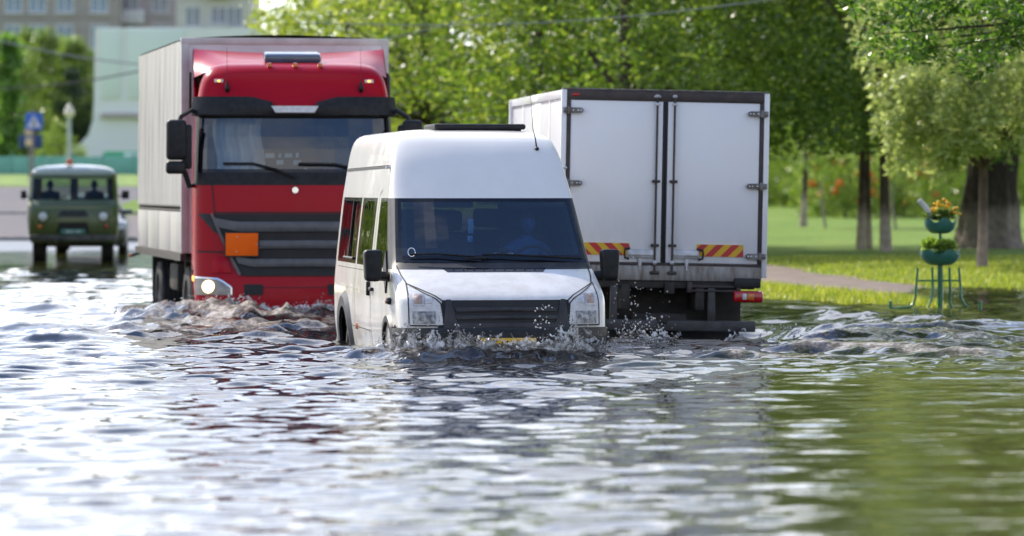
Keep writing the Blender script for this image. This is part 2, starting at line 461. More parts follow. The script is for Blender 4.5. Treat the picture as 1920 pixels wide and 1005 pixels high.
# ---------------------------------------------------------------- white minibus
def linspace(a, b, n): return [a + (b - a) * i / (n - 1) for i in range(n)]
def build_van():
    root = empty('minibus', ((951 - 960) / F * 36, 36.0, -DEPTH), R(9.0), 'white high-roof minibus ploughing through the flood with water breaking over its bumper', 'minibus')
    hw = pchip([.25, .45, .7, .95, 1.25, 1.6, 1.9, 2.15, 2.35, 2.47, 2.54, 2.58, 2.60],
               [.92, .955, .98, .985, .965, .93, .895, .855, .82, .785, .735, .64, .42])
    yf = pchip([.25, .45, .6, .80, .95, 1.0, 1.10, 1.20, 1.29, 1.36, 1.60, 1.92, 2.0, 2.2, 2.4, 2.5, 2.56, 2.60],
               [.12, .02, .0, .03, .07, .11, .30, .53, .76, .85, 1.10, 1.42, 1.50, 1.70, 1.92, 2.08, 2.35, 2.9])
    Dz = pchip([.25, .9, 1.29, 1.92, 2.3, 2.60], [.40, .36, .32, .22, .15, .22])
    sh = Shell(hw, yf, 5.68, Dz, n=2.7, Dr=.14, yref=None, zref=1.3, yfix=2.3)
    zs = sorted(set([.25, .32, .39, .46, .53, .60, .67, .74, .80, .86, .91, .95, .98, 1.0, 1.03, 1.07, 1.12, 1.17, 1.21, 1.25, 1.28, 1.318, 1.345, 1.38, 1.45, 1.53, 1.61, 1.69, 1.77, 1.84, 1.885, 1.92, 1.97, 2.04, 2.12, 2.2, 2.28, 2.35, 2.41, 2.46, 2.50, 2.53, 2.555, 2.575, 2.59, 2.60]))
    us = [-1, -.998, -.992, -.98, -.965, -.95, -.925, -.89, -.84, -.76, -.66, -.55, -.42, -.28, -.14, 0]
    us = us + [-u for u in reversed(us[:-1])]
    sts = [1.13, 1.20, 1.29, 1.38, 1.5, 1.6, 1.7, 1.8, 1.9, 2.0, 2.1, 2.2, 2.3, 2.4, 2.5, 2.7, 2.9, 3.1, 3.3, 3.5, 3.68, 3.78, 3.87, 3.95, 4.03, 4.11, 4.19, 4.27, 4.35, 4.43, 4.51, 4.59, 4.67, 4.75, 4.83, 4.91, 4.99, 5.07, 5.18, 5.3, 5.4, 5.5]
    usr = [1, .99, .96, .9, .75, .5, .25, 0, -.25, -.5, -.75, -.9, -.96, -.99, -1]
    WY = 4.55
    def cls(c0, c1, z0, z1, trim=False):
        k0, p0 = c0; k1, p1 = c1
        zm = (z0 + z1) / 2
        if k0 == 'F' and k1 == 'F':
            lo, hi = min(p0, p1), max(p0, p1)
            if z0 >= 1.317 and z1 <= 1.921 and lo >= -.951 and hi <= .951:
                if trim: return None
                edge = lo < -.92 or hi > .92 or z1 < 1.385 or z0 > 1.88
                return ('windscreen', 1 if edge else 0)
            if z0 >= 1.317 and z1 <= 1.921 and (lo >= .95 or hi <= -.95): return ('body', 1)
        if k0 == k1 and k0 in 'RL':
            lo, hi = min(p0, p1), max(p0, p1); ym = (lo + hi) / 2
            if (ym - WY) ** 2 + (zm - .36) ** 2 < .47 ** 2: return None
            if ym < 1.3 and 1.25 > zm and (ym - .95) ** 2 + (zm - .36) ** 2 < .45 ** 2: return None
            if 1.199 <= lo and hi <= 2.201 and z0 >= 1.249 and z1 <= 1.921:
                return None if trim else ('window_' + k0 + 'd', 1 if lo < 1.28 or hi > 2.15 or z1 < 1.29 or z0 > 1.88 else 0)
            for nm, a, b in (('1', 2.5, 3.68), ('2', 3.78, 5.4)):
                if a - .001 <= lo and hi <= b + .001 and z0 >= 1.249 and z1 <= 1.921:
                    return None if trim else ('window_' + k0 + nm, 1 if z1 < 1.29 or z0 > 1.88 or lo < a + .03 or hi > b - .09 else 0)
        if k0 == 'B' and k1 == 'B' and z0 >= 1.249 and z1 <= 1.921 and max(p0, p1) <= .9 and min(p0, p1) >= -.9:
            return None if trim else ('window_B', 0)
        if k0 in 'FLR' and k1 in 'FLR' and z0 >= 1.249 and z1 <= 1.921 and (k0 == 'F' or p0 < 1.21) and (k1 == 'F' or p1 < 1.21): return ('body', 1)
        return ('body', 0)
    parts = sh.rings(zs, us, sts, usr, lambda a, b, c, d: cls(a, b, c, d))
    S = sh.front; L = lambda y, z, d=0.0: sh.side(-1, y, z, d); Rt = lambda y, z, d=0.0: sh.side(1, y, z, d)
    body = parts['body']
    # panel gaps, gutter, seams (part of the body skin)
    for sd, fn in ((-1, L), (1, Rt)):
        strip(body, fn, [(2.36, .42), (2.36, 1.22)], .012, .002, 2)
        strip(body, fn, [(2.36, 1.22), (2.36, 1.95), (2.2, 2.0)], .012, .002, 2)
        strip(body, fn, [(3.72, .5), (3.72, 1.24)], .010, .002, 2)
        strip(body, fn, [(2.42, .62), (4.0, .62)], .008, .002, 2)
        strip(body, fn, [(1.95, 2.22), (5.5, 2.20)], .016, .006, 3, seg=24)
        strip(body, fn, [(1.95, 2.235), (5.5, 2.215)], .010, .008, 2, seg=24)
        strip(body, fn, [(2.40, 1.20), (5.3, 1.20)], .006, .002, 2, seg=12)
        strip(body, fn, [(2.7, 1.0), (5.3, 1.02)], .012, .004, 0, seg=12)
    # hood shut lines
    for sg in (-1, 1):
        strip(body, S, [(sg * .60, .975), (sg * .66, 1.02), (sg * .78, 1.075), (sg * .895, 1.125), (sg * .93, 1.20), (sg * .948, 1.285)], .012, .003, 2)
    strip(body, S, [(-.60, .975), (.60, .975)], .010, .003, 2, seg=20)
    body.build('body', [M['van_white'], M['plastic_grey'], M['gap'], M['plastic_grey']], root, ang=40)
    parts['windscreen'].build('windscreen', [M['windshield'], M['frit']], root, recalc=False)
    for k, mb in parts.items():
        if k.startswith('window_'):
            o = mb.build('rear_window' if k == 'window_B' else ('door_window' if k.endswith('d') else 'side_window'), [M['side_glass'], M['frit']], root)
            if k == 'window_L2':   # sliding opener rail
                q = MB(); q.tube([sh.side(-1, 3.95, 1.30, .012), sh.side(-1, 4.75, 1.30, .012)], .014, 0, 6)
                q.tube([sh.side(-1, 4.35, 1.30, .012), sh.side(-1, 4.35, 1.88, .012)], .010, 0, 6); q.build('slider', M['plastic'], o)
    # dark inner lining (same openings)
    zi = [z for z in zs if .5 < z]
    inn = sh.rings(zi, us, sts, usr, lambda a, b, c, d: cls(a, b, c, d, True), inset=.045)
    lin = inn['body']
    lin.grid(lambda a, b: (-.9 + 1.8 * a, .6 + 4.9 * b, .62), 2, 2)
    lin.build('lining', M['interior'], root)
    # grille
    g = MB()
    patch(g, S, ((-.655, .70), (.655, .70), (.60, .972), (-.60, .972)), 30, 8, .012, 0)
    g2 = MB()
    for z0, z1 in ((.715, .765), (.80, .835), (.870, .905)):
        patch(g2, S, ((-.47, z0), (.47, z0), (.485, z1), (-.485, z1)), 24, 3, .035, 0, bulge=.012)
    g3 = MB()
    patch(g3, S, ((-.46, .66), (.46, .66), (.53, .965), (-.53, .965)), 24, 6, .018, 0)
    go = g.build('grille', M['plastic'], root)
    for sg in (-1, 1):
        patch(g2, S, ((sg * .44, .68), (sg * .60, .68), (sg * .565, .97), (sg * .52, .97)), 4, 8, .03, 0, bulge=.015)
    g3.build('mesh', M['black'], go); g2.build('slat', M['plastic_grey'], go)
    # bumper
    b = MB()
    def bq(s_, t):
        u = -1 + 2 * s_
        return (u, .26 + .46 * t)
    patch(b, S, bq, 40, 8, .045, 0, bulge=.02)
    bo = b.build('bumper', M['bumper'], root)
    c = MB()
    patch(c, S, ((-.60, .52), (.60, .52), (.62, .70), (-.62, .70)), 24, 5, .062, 0, bulge=.012)
    c.build('bumper_insert', M['plastic'], bo)
    for sd in (-1, 1):
        q = MB()
        fn = L if sd < 0 else Rt
        patch(q, fn, ((.40, .3), (.62, .3), (.56, .72), (.40, .73)), 4, 5, .04, 0)
        q.build('bumper_corner', M['bumper'], bo)
    # number plate (mostly under the splash)
    pl = MB(); pl.box((-.26, -.085, .525), (.26, -.068, .635), 0, .006); po = pl.build('number_plate', M['yellow'], root)
    text_mesh('T AN 99', .085, M['black'], 'lettering', po, (0, -.087, .580), (R(90), 0, 0), 1.0)
    # headlights
    for sg in (-1, 1):
        h = MB()
        def hq(s_, t, sg=sg):
            uo, ui = .90, .612
            u = uo + (ui - uo) * s_
            zb = .745; zt = 1.12 - .15 * s_ - .012 * math.sin(math.pi * s_) + (0 if s_ < .75 else -.10 * (s_ - .75) ** 2 * 4)
            return (sg * (u + (.025 * (1 - t) if s_ > .5 else 0) * (-1)), zb + (zt - zb) * t)
        patch(h, S, hq, 12, 10, .012, 0)
        strip(h, S, [hq(0, 0), hq(0, 1)], .012, .015, 1); strip(h, S, [hq(1, 0), hq(1, 1)], .012, .015, 1)
        strip(h, S, [hq(k / 8, 1) for k in range(9)], .012, .015, 1, seg=2); strip(h, S, [hq(k / 8, 0) for k in range(9)], .012, .015, 1, seg=2)
        ho = h.build('headlight', [M['lamp_house'], M['gap']], root)
        def rect(u0, z0, u1, z1, d, mt, nm, bul=0.0, nu=6, nv=6):
            q = MB(); patch(q, S, ((sg * u0, z0), (sg * u1, z0), (sg * u1, z1), (sg * u0, z1)), nu, nv, d, 0, bulge=bul); return q.build(nm, mt, ho)
        rect(.868, .76, .665, .875, .018, M['lamp_glass'], 'reflector', .006)
        rect(.862, .925, .762, 1.025, .020, M['steel_bright'], 'lamp_ring', .008)
        rect(.846, .94, .778, 1.01, .030, M['pink_lens'], 'indicator_lens', .012)
        rect(.755, .945, .69, 1.0, .018, M['clear_lens'], 'side_lens', .006)
    # air intake slot in the bonnet
    v = MB(); patch(v, S, ((-.485, 1.228), (.455, 1.228), (.50, 1.262), (-.53, 1.262)), 20, 3, .004, 0)
    vo = v.build('air_slot', M['frit'], root)
    q = MB()
    for k in range(9): q.sphere(S(-.42 + .1 * k, 1.243, .006), (.012, .006, .008), 0, 1)
    q.build('slot_clip', M['plastic_grey'], vo)
    # cowl under the screen + wipers
    cw = MB(); patch(cw, S, ((-.95, 1.315), (.95, 1.315), (.945, 1.335), (-.945, 1.335)), 24, 2, .004, 0); cw.build('cowl', M['frit'], root)
    for pts in ([(-.28, 1.322), (-.05, 1.33), (-.55, 1.37), (-.87, 1.365)], [(.88, 1.322), (.5, 1.345), (.05, 1.365), (-.15, 1.36)]):
        w = MB(); P = []
        for (a0, b0), (a1, b1) in zip(pts[:-1], pts[1:]):
            for k in range(6): P.append(S(a0 + (a1 - a0) * k / 6, b0 + (b1 - b0) * k / 6, .035))
        w.tube(P, [.013] * 7 + [.010] * (len(P) - 7), 0, 6)
        w.build('wiper', M['plastic'], root)
    # mirrors
    for sg in (-1, 1):
        m_ = MB()
        cx = sg * 1.135; cy = .95; cz = 1.285
        bm = bmesh.new(); bmesh.ops.create_cube(bm, size=1)
        for vt in bm.verts:
            tp = 1 if vt.co.z > 0 else .82
            vt.co = Vector((vt.co.x * .185 * tp, vt.co.y * .17, vt.co.z * .30 - (.0 if vt.co.x * sg > 0 else .0)))
        bmesh.ops.bevel(bm, geom=list(bm.edges), offset=.05, segments=4, affect='EDGES', profile=.6)
        m_._bm(bm, (cx, cy, cz), None, 0)
        mo = m_.build('mirror', M['plastic'], root)
        a = MB()
        a.tube([(sg * .93, 1.06, 1.17), (sg * .99, 1.0, 1.18), (cx - sg * .03, cy + .02, 1.19)], [.05, .045, .05], 0, 10)
        fn = L if sg < 0 else Rt
        patch(a, fn, ((1.10, 1.02), (1.40, 1.24), (1.32, 1.42), (1.09, 1.19)), 4, 5, .018, 0)
        a.build('mirror_arm', M['plastic'], mo)
        gl = MB(); gl.box((cx - .075, cy + .083, cz - .11), (cx + .075, cy + .09, cz + .12), 0, .003); gl.build('mirror_glass', M['chrome'], mo)
        # side repeater
        fn = L if sg < 0 else Rt
        r_ = MB(); p = fn(.80, .955, .0)
        r_.sphere((p.x + sg * .012, p.y, p.z), (.035, .075, .034), 0, 3); ro = r_.build('side_repeater', M['plastic'], root)
        r2 = MB(); r2.sphere((p.x + sg * .020, p.y + .045, p.z), (.032, .055, .031), 0, 3); r2.build('repeater_lens', M['amber'], ro)
        # door handle and small side marker
        hd = MB(); p = fn(2.22, 1.03, .015)
        hd.box((p.x - .02, p.y - .09, p.z - .018), (p.x + .02, p.y + .09, p.z + .018), 0, .012)
        p = fn(2.46, 1.03, .015); hd.box((p.x - .02, p.y - .02, p.z - .07), (p.x + .02, p.y + .02, p.z + .07), 0, .012)
        hd.build('door_handle', M['plastic'], root)
        mk = MB(); p = fn(3.55, .64, .006); mk.box((p.x - .008, p.y - .03, p.z - .045), (p.x + .008, p.y + .03, p.z + .02), 0, .004); mk.build('side_marker', M['amber'], root)
        # flared wheel arch
        ar = MB(); vs = []; n = 22
        for k in range(n + 1):
            a_ = math.pi * (k / n) * 1.06 - .06
            for rr, dd in ((.44, .0), (.44, .035), (.545, .04), (.60, .0)):
                yy = WY + math.cos(a_) * rr; zz = .36 + math.sin(a_) * rr
                vs.append(fn(yy, max(zz, .2), dd))
        ar.add(vs, [(4 * k + i, 4 * k + i + 1, 4 * k + 5 + i, 4 * k + 4 + i) for k in range(n) for i in range(3)])
        ar.build('wheel_arch', M['plastic_grey'], root)
        ar = MB(); vs = []
        for k in range(n + 1):
            a_ = math.pi * (k / n)
            for rr, dd in ((.40, .0), (.40, .03), (.455, .03), (.475, .0)):
                yy = .95 + math.cos(a_) * rr; zz = .36 + math.sin(a_) * rr
                vs.append(fn(max(yy, .52), zz, dd))
        ar.add(vs, [(4 * k + i, 4 * k + i + 1, 4 * k + 5 + i, 4 * k + 4 + i) for k in range(n) for i in range(3)])
        ar.build('wheel_arch', M['plastic'], root)
        wheel(root, (sg * .83, WY, .34), .345, .22)
        wheel(root, (sg * .83, .95, .34), .345, .22)
        wl = MB()
        for yc in (WY, .95):
            wl.lathe([(.48, sg * .90), (.48, sg * .55), (.02, sg * .55)], (0, yc, .36), 'x', 0, 24)
        wl.build('wheel_housing', M['black'], root)
    # roof hatch and aerial
    rh = MB(); rh.box((-.30, 2.75, 2.60), (.62, 3.55, 2.655), 0, .02); rh.box((-.26, 2.8, 2.575), (.58, 3.5, 2.60), 0)
    rh.build('roof_hatch', M['plastic'], root)
    an = MB(); p = S(.74, 2.40, .0)
    an.sphere(p + Vector((0, -.01, .0)), (.022, .03, .02), 0, 2)
    an.tube([p, p + Vector((-.01, .02, .10)), p + Vector((-.03, .05, .20)), p + Vector((-.045, .10, .52))], [.009, .006, .003, .0016], 0, 6)
    an.build('aerial', M['plastic'], root)
    for sg in (-1, 1):
        cl = MB(); p = sh.side(sg, 1.92, 2.215, 0.0); cl.box((p.x - .045, p.y - .03, p.z - .01), (p.x + .045, p.y + .03, p.z + .012), 0, .006); cl.build('gutter_clip', M['steel_bright'], root)
    # cabin
    d = MB(); d.box((-.86, .86, 1.02), (.86, 1.32, 1.21), 0, .05); d.box((.22, 1.15, 1.16), (.76, 1.38, 1.30), 0, .06)
    dd = d.build('dashboard', M['interior'], root)
    def seat(cx, cy, nm='seat', head=True):
        s_ = MB(); s_.box((cx - .25, cy - .30, .78), (cx + .25, cy + .22, .95), 0, .05)
        s_.box((cx - .24, cy + .14, .9), (cx + .24, cy + .28, 1.58), 0, .06, Matrix.Rotation(R(-8), 3, 'X'))
        if head: s_.box((cx - .13, cy + .22, 1.60), (cx + .13, cy + .31, 1.80), 0, .04)
        s_.box((cx - .2, cy - .2, .6), (cx + .2, cy + .15, .78), 0)
        return s_.build(nm, M['seat'], root)
    seat(.46, 1.78); seat(-.25, 1.80); seat(-.66, 1.80)
    for yy in (2.9, 3.7, 4.5, 5.2):
        for xx in (-.62, -.15, .62): seat(xx, yy, head=True)
    st = MB(); pts = []
    for k in range(25):
        a = 2 * math.pi * k / 24
        pts.append((.46 + .205 * math.cos(a), 1.36 - .08 * math.sin(a), 1.27 + .19 * math.sin(a)))
    st.tube(pts, .017, 0, 8, False); st.tube([(.46, 1.36, 1.27), (.46, 1.22, 1.14)], .03, 0, 8)
    for k in (0, 12, 18): st.tube([(.46, 1.36, 1.27), pts[k]], .014, 0, 6)
    st.build('steering_wheel', M['black'], root)
    # things on the screen: phone holder, papers, tags, sun visor, mirror
    x = MB(); x.sphere((.14, 1.10, 1.42), (.06, .02, .028), 0, 2); x.tube([(.14, 1.10, 1.42), (.13, 1.12, 1.28), (.13, 1.15, 1.2)], [.015, .02, .05], 0, 8)
    x.build('phone_mount', M['plastic'], root)
    x = MB(); x.box((.05, 1.14, 1.29), (.24, 1.145, 1.40), 0, .003); x.build('display_card', M['white'], root)
    x = MB(); x.box((-.75, 1.0, 1.215), (-.35, 1.2, 1.222), 0); x.build('paper', M['white'], root)
    x = MB(); x.box((-.165, 1.40, 1.50), (-.115, 1.406, 1.56), 0, .004); x.box((-.16, 1.41, 1.58), (-.105, 1.416, 1.72), 0, .003); x.build('hanging_tag', mat('blue tag', (.05, .30, .75), (.25, .5, .7), scale=20), root)
    x = MB(); x.box((.2, 1.45, 1.83), (.78, 1.50, 1.89), 0, .02); x.box((-.78, 1.45, 1.83), (-.1, 1.50, 1.89), 0, .02); x.build('sun_visor', M['plastic_grey'], root)
    x = MB(); pp = [sh.front(-.80 + .035 * math.cos(a), 1.41 + .04 * math.sin(a), -.004) for a in linspace(0, 6.283, 17)]; x.tube(pp, .006, 0, 5, False); x.build('sticker', M['white'], root)
    return root, sh
van, van_sh = build_van()
# ---------------------------------------------------------------- seated people
def seated_person(name_loc, rz, label, shirt, hands, hair='hair', seed=1, s=1.0, bald=False):
    """hands: two points (local to the person: x right, y back, z up, origin at the seat point under the pelvis, facing -y)"""
    root_loc = name_loc
    V = []; E = []; Rr = []
    def add(p, r, par=None):
        V.append(tuple(Vector(p) * s)); Rr.append(r * s if not isinstance(r, tuple) else (r[0] * s, r[1] * s))
        if par is not None: E.append((par, len(V) - 1))
        return len(V) - 1
    pel = add((0, 0, .10), (.155, .115))
    wa = add((0, .02, .27), (.135, .10), pel)
    ch = add((0, .03, .43), (.155, .115), wa)
    up = add((0, .02, .53), (.13, .09), ch)
    nk = add((0, -.01, .605), (.055, .055), up)
    hd0 = add((0, -.025, .66), (.058, .062), nk)
    for sg, hp in ((-1, hands[0]), (1, hands[1])):
        sh_ = add((sg * .175, .02, .51), .062, up)
        hp = Vector(hp); S0 = Vector((sg * .19, .02, .49))
        mid = (S0 + hp) / 2 + Vector((sg * .09, .06, -.12))
        el = add(mid, .042, sh_)
        wr = add(mid + (hp - mid) * .86, .027, el)
        pm = add(hp, (.036, .020), wr)
        d = (hp - mid).normalized(); sd = Vector((sg, 0, 0))
        for k in range(4):
            o = sd * ((k - 1.5) * .019)
            ln = (.075, .088, .082, .062)[k]
            f1 = add(hp + o + d * .05, .0095, pm)
            f2 = add(hp + o + d * (.05 + ln * .45) + Vector((0, 0, -.012)), .0085, f1)
            add(hp + o * .9 + d * (.05 + ln * .55) + Vector((0, .012, -.042)), .0075, f2)
        t1 = add(hp - sd * .038 + d * .005, .011, pm)
        add(hp - sd * .052 + d * .045 + Vector((0, 0, -.01)), .0085, t1)
    for sg in (-1, 1):
        hip = add((sg * .095, -.03, .085), .088, pel)
        kn = add((sg * .15, -.43, .13), .062, hip)
        an = add((sg * .16, -.55, -.27), .042, kn)
        add((sg * .17, -.69, -.31), (.036, .028), an)
    me = bpy.data.meshes.new('person'); me.from_pydata(V, E, [])
    o = bpy.data.objects.new('person', me); COL.objects.link(o)
    md = o.modifiers.new('skin', 'SKIN'); md.use_smooth_shade = True
    for i, r in enumerate(Rr):
        me.skin_vertices[0].data[i].radius = r if isinstance(r, tuple) else (r, r)
    me.skin_vertices[0].data[0].use_root = True
    o.modifiers.new('sub', 'SUBSURF').levels = 1
    dg = bpy.context.evaluated_depsgraph_get(); dg.update()
    nm = bpy.data.meshes.new_from_object(o.evaluated_get(dg))
    bm = bmesh.new(); bm.from_mesh(nm)
    bpy.data.objects.remove(o)
    # head: a shaped ball joined over the neck stub
    hb = bmesh.new(); bmesh.ops.create_uvsphere(hb, u_segments=28, v_segments=22, radius=1)
    hc = Vector((0, -.045, .745)) * s
    for v in hb.verts:
        x, y, z = v.co
        w = .076; dpt = .094; h = .115
        if z < 0: w *= 1 - .26 * (-z) ** 1.6; dpt *= 1 - .10 * (-z)
        p = Vector((x * w, y * dpt, z * h))
        fr = max(0.0, -y)
        if fr > .3:
            nx = math.exp(-(x / .18) ** 2)
            p.y -= .022 * nx * math.exp(-((z + .12) / .16) ** 2) * fr          # nose
            p.y += .012 * math.exp(-((abs(x) - .42) / .17) ** 2) * math.exp(-((z - .08) / .12) ** 2)  # eye sockets
            p.y -= .007 * math.exp(-((z - .26) / .10) ** 2) * math.exp(-(x / .6) ** 2)   # brow
            p.y -= .008 * math.exp(-(x / .34) ** 2) * math.exp(-((z + .52) / .09) ** 2)  # lips
            p.y -= .010 * math.exp(-(x / .3) ** 2) * math.exp(-((z + .86) / .14) ** 2)   # chin
        v.co = hc + p * s
    for sg in (-1, 1):
        e = bmesh.new(); bmesh.ops.create_uvsphere(e, u_segments=10, v_segments=8, radius=1)
        for v in e.verts: v.co = hc + Vector((sg * .078 + v.co.x * .010, .008 + v.co.y * .02, -.005 + v.co.z * .032)) * s
        t = bpy.data.meshes.new('tmp'); e.to_mesh(t); hb.from_mesh(t); bpy.data.meshes.remove(t); e.free()
    t = bpy.data.meshes.new('tmp'); hb.to_mesh(t); n0 = len(bm.faces); bm.from_mesh(t); bpy.data.meshes.remove(t); hb.free()
    bm.faces.ensure_lookup_table()
    eyes = [hc + Vector((sg * .032, -.083, .010)) * s for sg in (-1, 1)]
    mouth = hc + Vector((0, -.094, -.060)) * s
    hand = [Vector(h) * s for h in hands]
    for i, f in enumerate(bm.faces):
        c = f.calc_center_median(); f.smooth = True
        if i >= n0:
            f.material_index = 1
            if min((c - e).length for e in eyes) < .011 * s: f.material_index = 3
            if abs(c.x) < .024 * s and abs(c.z - mouth.z) < .006 * s and c.y < hc.y - .05 * s: f.material_index = 4
        elif c.z > .575 * s and abs(c.x) < .08 * s: f.material_index = 1
        elif min((c - h).length for h in hand) < .26 * s: f.material_index = 1
        elif c.z < .17 * s and (c.y < -.06 or c.z < .12 * s): f.material_index = 2
        else: f.material_index = 0
    bm.to_mesh(nm); bm.free()
    nm.materials.clear()
    for m in (M[shirt], M['skin'], M['trousers'], M['hair'], mat('lips', (.40, .15, .12))): nm.materials.append(m)
    p = bpy.data.objects.new('person', nm); COL.objects.link(p)
    p.location = root_loc; p.rotation_euler = (0, 0, rz)
    tag(p, label, 'person')
    # hair cap
    h = MB(); rg = random.Random(seed)
    def hp(a, b):
        ang = a * 2 * math.pi; ph = b * math.pi * .62
        x = math.sin(ph) * math.sin(ang); y = -math.sin(ph) * math.cos(ang); z = math.cos(ph)
        if y < -.3 and z < .42: z = max(z, .42 + .05 * math.sin(9 * ang))
        k = 1.07 + .03 * math.sin(13 * ang) * math.sin(7 * ph)
        return hc + Vector((x * .078 * k, y * .094 * k + .006, z * .117 * k)) * s
    h.grid(hp, 40, 14)
    h.build('hair', M['hair'], p)
    return p
def veh_pt(v, p):
    a = v.rotation_euler.z; c, s_ = math.cos(a), math.sin(a)
    return (v.location.x + p[0] * c - p[1] * s_, v.location.y + p[0] * s_ + p[1] * c, v.location.z + p[2])
seated_person(veh_pt(van, (.46, 1.74, .93)), R(9), 'driver in a blue shirt with both hands on the minibus steering wheel', 'blue_shirt', ((-.17, -.30, .36), (.17, -.30, .36)))
# ---------------------------------------------------------------- red articulated truck
def build_truck():
    root = empty('articulated_truck', ((554 - 960) / F * 48, 48.0, -DEPTH), R(5.5), 'large red truck with one lit headlamp hauling a cream covered trailer through the flood', 'truck')
    hw = pchip([.25, .5, 1.0, 1.7, 2.2, 2.9, 3.15, 3.35, 3.48, 3.56, 3.60], [1.18, 1.22, 1.245, 1.245, 1.235, 1.205, 1.18, 1.14, 1.07, .95, .75])
    yf = pchip([.25, .45, .7, .95, 1.05, 1.70, 2.07, 2.2, 2.55, 2.92, 3.12, 3.3, 3.43, 3.52, 3.57, 3.60],
               [.08, .0, .0, .03, .05, .08, .10, .13, .19, .27, .32, .38, .45, .56, .72, 1.0])
    sh = Shell(hw, yf, 2.3, .30, n=3.4, Dr=.10, zref=1.3, yfix=1.0)
    zs = [.25, .35, .45, .55, .65, .75, .85, .95, 1.05, 1.2, 1.35, 1.5, 1.65, 1.75, 1.9, 2.05, 2.09, 2.15, 2.21, 2.25, 2.35, 2.5, 2.65, 2.8, 2.88, 2.92, 3.0, 3.08, 3.15, 3.22, 3.28, 3.34, 3.40, 3.45, 3.49, 3.52, 3.55, 3.575, 3.60]
    us = [-1, -.998, -.99, -.97, -.945, -.92, -.88, -.8, -.7, -.55, -.4, -.2, 0]
    us = us + [-u for u in reversed(us[:-1])]
    sts = [.44, .55, .62, .75, .9, 1.05, 1.2, 1.35, 1.5, 1.7, 1.9, 2.1]
    usr = [1, .98, .9, .6, .3, 0, -.3, -.6, -.9, -.98, -1]
    def cls(c0, c1, z0, z1, trim=False):
        k0, p0 = c0; k1, p1 = c1
        if k0 == 'F' and k1 == 'F':
            lo, hi = min(p0, p1), max(p0, p1)
            if z0 >= 2.209 and z1 <= 2.921:
                if lo >= -.971 and hi <= .971:
                    if trim: return None
                    return ('windscreen', 1 if (lo < -.944 or hi > .944 or z1 < 2.26 or z0 > 2.87) else 0)
                return ('body', 1)
            if z0 >= 2.049 and z1 <= 2.211: return ('body', 1)
        if k0 == k1 and k0 in 'RL':
            lo, hi = min(p0, p1), max(p0, p1)
            if .619 <= lo and hi <= 1.51 and z0 >= 2.049 and z1 <= 2.921: return None if trim else ('window_' + k0, 0)
            ym = (lo + hi) / 2; zm = (z0 + z1) / 2
            if (ym - 1.35) ** 2 + (zm - .5) ** 2 < .6 ** 2: return None
        return ('body', 0)
    parts = sh.rings(zs, us, sts, usr, cls)
    S = sh.front; X = sh.frontx; L = lambda y, z, d=0.0: sh.side(-1, y, z, d); Rt = lambda y, z, d=0.0: sh.side(1, y, z, d)
    body = parts['body']
    cab = empty('cab', (0, 0, 0)); cab.parent = root
    for sg in (-1, 1):
        strip(body, X, [(sg * 1.02, 2.05), (sg * .99, 1.72), (sg * .72, 1.0), (sg * .66, .93)], .014, .004, 2)
        fn = L if sg < 0 else Rt
        strip(body, fn, [(.50, .8), (.50, 2.05), (.60, 2.95), (1.55, 2.95), (1.55, .9)], .014, .003, 2)
        patch(body, X, ((sg * 1.02, .97), (sg * .78, .97), (sg * .84, 1.17), (sg * 1.02, 1.17)), 6, 5, .03, 0, bulge=.02)
        strip(body, X, [(sg * 1.2, 1.235), (sg * .88, 1.225)], .02, .004, 2)
    strip(body, X, [(-1.0, 1.715), (1.0, 1.715)], .016, .004, 2, seg=20)
    strip(body, X, [(-.60, .70 + .09), (.60, .70 + .09)], .010, .004, 2, seg=20)
    body.build('cab_shell', [M['red'], M['plastic'], M['gap']], cab, ang=40)
    parts['windscreen'].build('windscreen', [M['truck_glass'], M['frit']], cab, recalc=False)
    for k in ('window_L', 'window_R'): parts[k].build('door_window', M['side_glass'], cab)
    inn = sh.rings([z for z in zs if z > .9], us, sts, usr, lambda a, b, c, d: cls(a, b, c, d, True), inset=.06)
    lin = inn['body']; lin.grid(lambda a, b: (-1.15 + 2.3 * a, .3 + 1.9 * b, 1.35), 2, 2); lin.build('lining', M['interior'], cab)
    # sun visor over the screen, with silver plate
    v = MB()
    def vq(s_, t):
        u = -1 + 2 * s_; a = abs(u)
        top = 3.06 + .06 * min(1, max(0, (a - .25) / .2)) if a > .25 else 3.06
        top = 2.98 if a < .20 else top
        return (u * .985, 2.90 + (top - 2.90) * t)
    patch(v, S, vq, 50, 6, .10, 0, bulge=.035); vo = v.build('visor', M['plastic'], cab)
    q = MB(); patch(q, X, ((-.24, 2.915), (.24, 2.915), (.29, 2.995), (-.29, 2.995)), 6, 3, .155, 0); q.build('visor_plate', M['lamp_house'], vo)
    # grille
    g = MB()
    def gq(s_, t):
        z = .93 + (1.70 - .93) * t
        hwid = .64 + .36 * t ** .8
        return ((-1 + 2 * s_) * hwid, z)
    patch(g, X, gq, 40, 10, .018, 0); go = g.build('grille', M['black'], cab)
    for z0, z1, w0, w1 in ((1.48, 1.60, .93, .99), (1.27, 1.37, .82, .86), (1.04, 1.14, .70, .75)):
        q = MB()
        def sq(s_, t, z0=z0, z1=z1, w0=w0, w1=w1):
            x = (-1 + 2 * s_); ax = abs(x)
            dz = .05 * max(0, (ax - .72) / .28) ** 1.2
            return (x * (w0 + (w1 - w0) * t), z0 + (z1 - z0) * t + dz)
        patch(q, X, sq, 40, 4, .05, 0, bulge=.015); q.build('slat', M['slat'], go)
